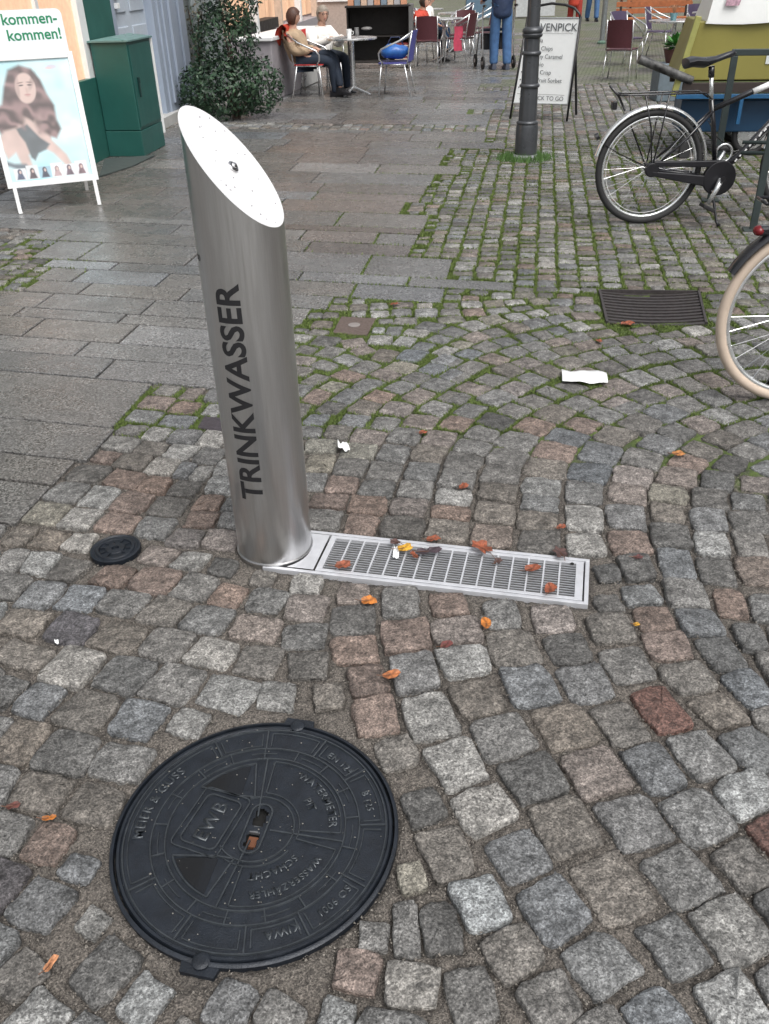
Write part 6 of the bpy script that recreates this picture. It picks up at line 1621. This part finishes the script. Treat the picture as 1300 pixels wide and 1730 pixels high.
m = MB(); m.box((.9, -.015, .565), (1.9, .05, .08)); m.box((.9, .86, .565), (1.9, .05, .08)); m.build('floor_beam', mat('dark_brown_frame', (.035,.025,.022), .6), yc, bevel=.004)
m = MB(); m.box((.88, -.04, .50), (1.95, .03, .035)); m.bar((.45, -.04, .49), (.45, -.04, .28), .03, .03); m.bar((1.25, -.04, .49), (1.25, -.04, .28), .03, .03); m.build('chassis_rail', mat('bright_blue_rail', (.02,.10,.22), .35), yc, bevel=.003)
m = MB(); m.box((.40, .30, .33), (.85, .45, .26)); m.build('under_box', M_blue, yc, bevel=.012)
m = MB(); m.box((.05, .02, .16), (.09, .10, .32)); m.build('support_leg', mat('dark_prop', (.03,.03,.032), .6), yc, bevel=.004)
for x, y in ((.62, .12), (1.5, .12), (.62, .75), (1.5, .75)):
    w = MB(); w.tube([(x+.145*math.cos(a), y, .17+.145*math.sin(a)) for a in np.linspace(0, 2*PI, 32, endpoint=False)], .026, 8, closed=True); wo = w.build('wheel', M_rubber, yc, smooth=True)
    w = MB(); w.lathe([(.03, -.02), (.12, -.008), (.12, .008), (.03, .02)], (x, y, .17), 16, M=Matrix.Rotation(PI/2, 4, 'X')); w.build('rim', M_sil, wo)
w = MB(); w.tube([(-.45, -.10, .80), (.02, -.02, .62)], .036, 12); w.build('push_bar', mat('patterned_tube', (.07,.07,.07), .45, var=.9, scale=14), yc, smooth=40)
# planter with a young plant
pt = thing('planter', 'tapered blue grey planter with a leafy plant left of the yellow trailer', 'planter', G(1128, 168))
m = MB(); m.prism([(-.19, -.17), (.19, -.17), (.19, .17), (-.19, .17)], 0, .42); m.build('tub', mat('blue_grey_tub', (.15,.19,.22), .6), pt, bevel=.01)
m = MB(); m.lathe([(.10, .42), (.14, .56), (.15, .57), (.12, .565)], (.02, 0, 0), 20); m.build('clay_pot', mat('dark_clay', (.12,.05,.04), .7), pt, smooth=40)
m = MB(); r_ = random.Random(5)
for k in range(90):
    a = r_.uniform(0, 2*PI); e = r_.uniform(.1, 1.2); L = r_.uniform(.10, .24); b0 = Vector((.02, 0, .58)); d = Vector((math.cos(a)*math.cos(e), math.sin(a)*math.cos(e), math.sin(e)))
    p = b0+d*L; s = d.cross(Vector((0,0,1))).normalized()*r_.uniform(.02, .038); q_ = b0+d*L*.35
    kk = r_.uniform(.6, 1.4); m.add([q_, (q_+p)/2+s, p+Vector((0,0,-.03)), (q_+p)/2-s], [(0,1,2,3)], 0, (.045*kk, .17*kk, .03*kk))
m.build('foliage', M_leaf, pt, color=True)
m = MB(); m.box((.13, -.06, .78), (.05, .006, .065)); m.build('price_tag', mat('red_tag', (.65,.06,.05), .5), pt)
m = MB(); m.tube([(.13, -.055, .56), (.13, -.055, .76)], .004, 5); m.build('tag_stick', mat('wood_stick', (.4,.3,.18), .7), pt)
# small pot on the right hand table and benches beyond
fp = thing('flower_pot', 'small flower pot with drooping dried plant on the right hand table', 'pot', Vector((4.70, 15.25, .715)))
m = MB(); m.lathe([(.04, 0), (.06, .09), (.062, .095), (.05, .09)], n=16); m.build('pot', mat('teal_glaze', (.12,.25,.28), .3), fp, smooth=40)
m = MB()
for k in range(24):
    a = r_.uniform(0, 2*PI); m.tube([(0, 0, .08), (.05*math.cos(a), .05*math.sin(a), .20), (.12*math.cos(a), .12*math.sin(a), .17)], .004, 4)
m.build('dried_stems', mat('dry_brown', (.30,.15,.08), .8), fp)
M_wood = mat('orange_wood', (.42,.15,.06), .6, var=.2, scale=12)
def bench(label, loc, rz, n=5):
    t = thing('wooden_bench', label, 'bench', loc, rz, 'orange wooden benches at the back right')
    for k in range(3): m = MB(); m.box((0, -.14+k*.14, .45), (1.6, .11, .03)); m.build('seat_slat', M_wood, t, bevel=.004)
    for k in range(3): m = MB(); m.box((0, .26, .58+k*.13), (1.6, .03, .10)); m.build('back_slat', M_wood, t, bevel=.004)
    for x in (-.7, .7): m = MB(); m.bar((x, -.18, 0), (x, -.18, .44), .05, .05); m.bar((x, .24, 0), (x, .28, .9), .05, .05); m.bar((x, -.18, .43), (x, .24, .43), .05, .03); m.build('side_frame', M_darkin, t)
    return t
bench('orange wooden bench at the back right, left one of the row', Vector((6.2, 21.5, 0)), D(-8)); bench('orange wooden bench at the back right, right one of the row', Vector((8.0, 21.2, 0)), D(-8))
bench('orange wooden bench standing further back beyond the others', Vector((7.2, 24.5, 0)), D(-8))
shrub('potted_shrub', 'olive brown potted shrub behind the tables left of the white trailer cover', Vector((7.6, 18.9, 0)), [(0, 0, .75, .55, .4, .40), (.5, .1, .8, .5, .4, .4)], 1500, .045, [(.10,.11,.05), (.07,.08,.03), (.15,.11,.07)], seed=12)
# things seen behind the sign
kk_ = thing('advertising_column', 'blue and orange display board far behind the white ice cream sign', 'display board', Vector((4.9, 33.0, 0)), 0)
m = MB(); m.box((-1.1, 0, .9), (1.2, .3, 1.7)); m.build('blue_board', mat('slate_blue', (.10,.17,.24), .6), kk_); m = MB(); m.box((-.30, -.02, .9), (.22, .3, 1.8)); m.build('orange_post', mat('orange_wood_post', (.55,.25,.12), .6), kk_)
m = MB(); m.box((.6, 0, .8), (1.3, .25, 1.5)); m.build('grey_board', mat('pale_grey_board', (.45,.47,.48), .6), kk_)
house('cafe_house', 'cafe house with light facade beyond the middle tables', -4.5, .6, 24, 40, 9, mat('pinkish_render', (.42,.34,.30), .85))

# ------------------------------------------------------------------ fallen leaves and litter
r_ = random.Random(21)
def leaf(label, px, py, L, rot, col, z=.012, curl=.4, shape='round', group='fallen autumn leaves'):
    L *= 1.25; col = tuple(c*.72 for c in col); p = G(px, py); n_ = 14; vs = [(0, 0, .003)]; fs = []
    fold = r_.uniform(.10, .32); roll_ = r_.uniform(-.25, .25)
    for ring_ in (.5, 1.0):
        for k in range(n_):
            a = 2*PI*k/n_
            if shape == 'round': r = L*.5*(.72+.28*abs(math.cos(a))**.7)*(1+(r_.uniform(-.16, .12) if ring_ == 1 else 0))
            elif shape == 'star': r = L*.5*(.50+.50*abs(math.cos(a*2.5))**1.2)*(1+r_.uniform(-.05, .05))
            else: r = L*.5*(abs(math.cos(a))*.75+.28)*(1+r_.uniform(-.10, .10))
            x, y = r*math.cos(a)*ring_, r*math.sin(a)*(.8 if shape != 'long' else .75)*ring_
            vs.append((x, y, .002+fold*abs(y)+roll_*y*.4+(r_.uniform(-.05, .09)*L if ring_ == 1 else r_.uniform(0, .02)*L)))
    for k in range(n_): fs.append((1+k, 1+n_+k, 1+n_+(k+1) % n_, 1+(k+1) % n_))
    for k in range(n_): fs.append((0, 1+k, 1+(k+1) % n_))
    b = MB(); b.add(vs, fs); nm = 'leaf_%02x%02x%02x' % tuple(int(min(1, c)*255) for c in col)
    lm = MAT.get(nm) or mat(nm, col, .6, var=.5, scale=130, mott=.35, mscale=45)
    t = thing('fallen_leaf', label, 'leaf', (p.x, p.y, z), rot, group)
    o = b.build('blade', lm, t); sm_ = o.modifiers.new('thickness', 'SOLIDIFY'); sm_.thickness = .0005
    m = MB(); m.tube([(0, 0, .003), (-L*.5, 0, .006), (-L*.82, L*.12, .008)], .0009, 5); m.build('stalk', MAT.get('leaf_stalk') or mat('leaf_stalk', (.12,.05,.025), .7), t)
OR, RB, YE, DB, PU = (.50,.17,.03), (.27,.075,.035), (.62,.33,.03), (.09,.05,.045), (.06,.04,.05)
for a in (("yellow leaf on white scrap at the top rim of the steel grate", 684, 934, .040, .4, YE, .016, .5, 'round'),
          ("rust brown leaf on the near rim of the grate close to the steel post", 580, 962, .042, .2, RB, .012, .5, 'round'),
          ("bright orange leaf on a sett just below the steel grate", 624, 1022, .038, .1, OR, .012, .5, 'round'),
          ("star shaped rust leaf on the far rim of the steel grate", 813, 932, .066, 2.2, RB, .012, .2, 'star'),
          ("small red brown leaf on the grate near its right end", 900, 967, .042, .5, RB, .012, .3, 'round'),
          ("red brown leaf at the near right corner of the grate", 930, 1001, .040, 1.2, RB, .012, .4, 'round'),
          ("dark shrivelled leaf on the far right corner of the grate", 946, 940, .050, 1.8, DB, .012, .6, 'star'),
          ("long dark purple leaf lying across the middle of the grate", 725, 938, .060, .1, PU, .012, .2, 'long'),
          ("dark leaf curled beside the yellow leaf on the grate", 668, 922, .034, 2.5, DB, .012, .5, 'star'),
          ("small rusty leaf left of centre on the grate bars", 700, 944, .030, 2.0, RB, .012, .3, 'long'),
          ("grey brown leaf scrap on the grate right of its middle", 842, 953, .030, 1.0, DB, .010, .2, 'star'),
          ("rust leaf tucked behind the far rim of the grate", 733, 915, .036, .3, RB, .008, .3, 'round'),
          ("bright orange leaf standing in the joint under the grate", 822, 1060, .034, 1.4, OR, .012, .5, 'round'),
          ("round orange leaf on the blue grey sett above the manhole", 662, 1148, .036, .3, (.42,.15,.055), .014, .3, 'round'),
          ("small red leaf on the setts right above the end of the grate", 948, 896, .026, .5, RB, .010, .3, 'round'),
          ("orange leaf on a reddish sett in the right hand arc", 1146, 773, .040, .2, (.45,.19,.06), .014, .3, 'round'),
          ("rusty leaf on a pale sett above the middle of the grate", 784, 827, .034, 1.0, RB, .012, .4, 'round'),
          ("red leaf crumb between the setts above the grate's middle", 715, 735, .028, .4, RB, .010, .3, 'round'),
          ("small orange leaf on a reddish sett at the left edge", 86, 1391, .024, .2, OR, .014, .3, 'long'),
          ("small pale orange leaf in the bottom left corner", 90, 1636, .026, 1.2, (.55,.25,.12), .014, .3, 'long'),
          ("tiny yellow leaf crumb in a joint right of the grate", 1075, 1060, .016, .2, YE, .008, .3, 'round'),
          ("dark red leaf on the grey sett in the right hand arc", 1078, 948, .028, .2, (.13,.05,.05), .012, .3, 'star'),
          ("rust leaf on the setts before the gully grate", 1060, 551, .060, .2, RB, .010, .3, 'round'),
          ("tiny dark red leaf left of the gully grate", 1012, 580, .035, 1.5, RB, .010, .3, 'round'),
          ("dark red leaf under a sett edge below the grate", 755, 1092, .030, .6, (.16,.05,.045), .004, .3, 'round'),
          ("red brown leaf on the grass joints behind the square cover", 668, 517, .040, .3, RB, .010, .3, 'round'),
          ("dark leaf bit on the manhole's left neighbour sett", 25, 1368, .024, .3, (.14,.05,.04), .010, .3, 'round')):
    leaf(*a)
def paper(name, label, cat, pts, z, m_, wav=.004):
    P_ = [G(*p) for p in pts]; c = sum(P_, Vector())/4; b = MB(); vs = []; n_, k_ = 10, 4
    for i in range(n_+1):
        for j in range(k_+1):
            u, v = i/n_, j/k_; p = (P_[0]*(1-u)+P_[1]*u)*(1-v)+(P_[3]*(1-u)+P_[2]*u)*v-c; vs.append((p.x, p.y, z+wav*math.sin(u*7+v*3)+wav*.6*math.cos(u*15)))
    b.add(vs, [(i*(k_+1)+j, (i+1)*(k_+1)+j, (i+1)*(k_+1)+j+1, i*(k_+1)+j+1) for i in range(n_) for j in range(k_)])
    o = b.build(name, m_, smooth=True); o.location = (c.x, c.y, 0); s = o.modifiers.new('thickness', 'SOLIDIFY'); s.thickness = .002; return tag(o, label, cat)
M_tis = mat('tissue_white', (.86,.88,.88), .6, var=.02)
paper('paper_tissue', 'flat white paper tissue lying on the mossy setts right of the middle', 'paper', [(950, 650), (1027, 652), (1025, 634), (949, 630)], .016, M_tis)
paper('paper_scrap', 'crumpled white paper scrap on the setts just right of the steel post', 'paper', [(572, 764), (592, 768), (590, 758), (572, 751)], .018, M_tis, .006)
paper('paper_scrap', 'tiny white paper scrap under the yellow leaf on the grate', 'paper', [(664, 946), (674, 947), (676, 928), (667, 927)], .010, M_tis, .002)
paper('paper_scrap', 'white crumb of paper between the setts at the left edge', 'paper', [(94, 1089), (100, 1090), (100, 1084), (94, 1083)], .006, M_tis, .002)
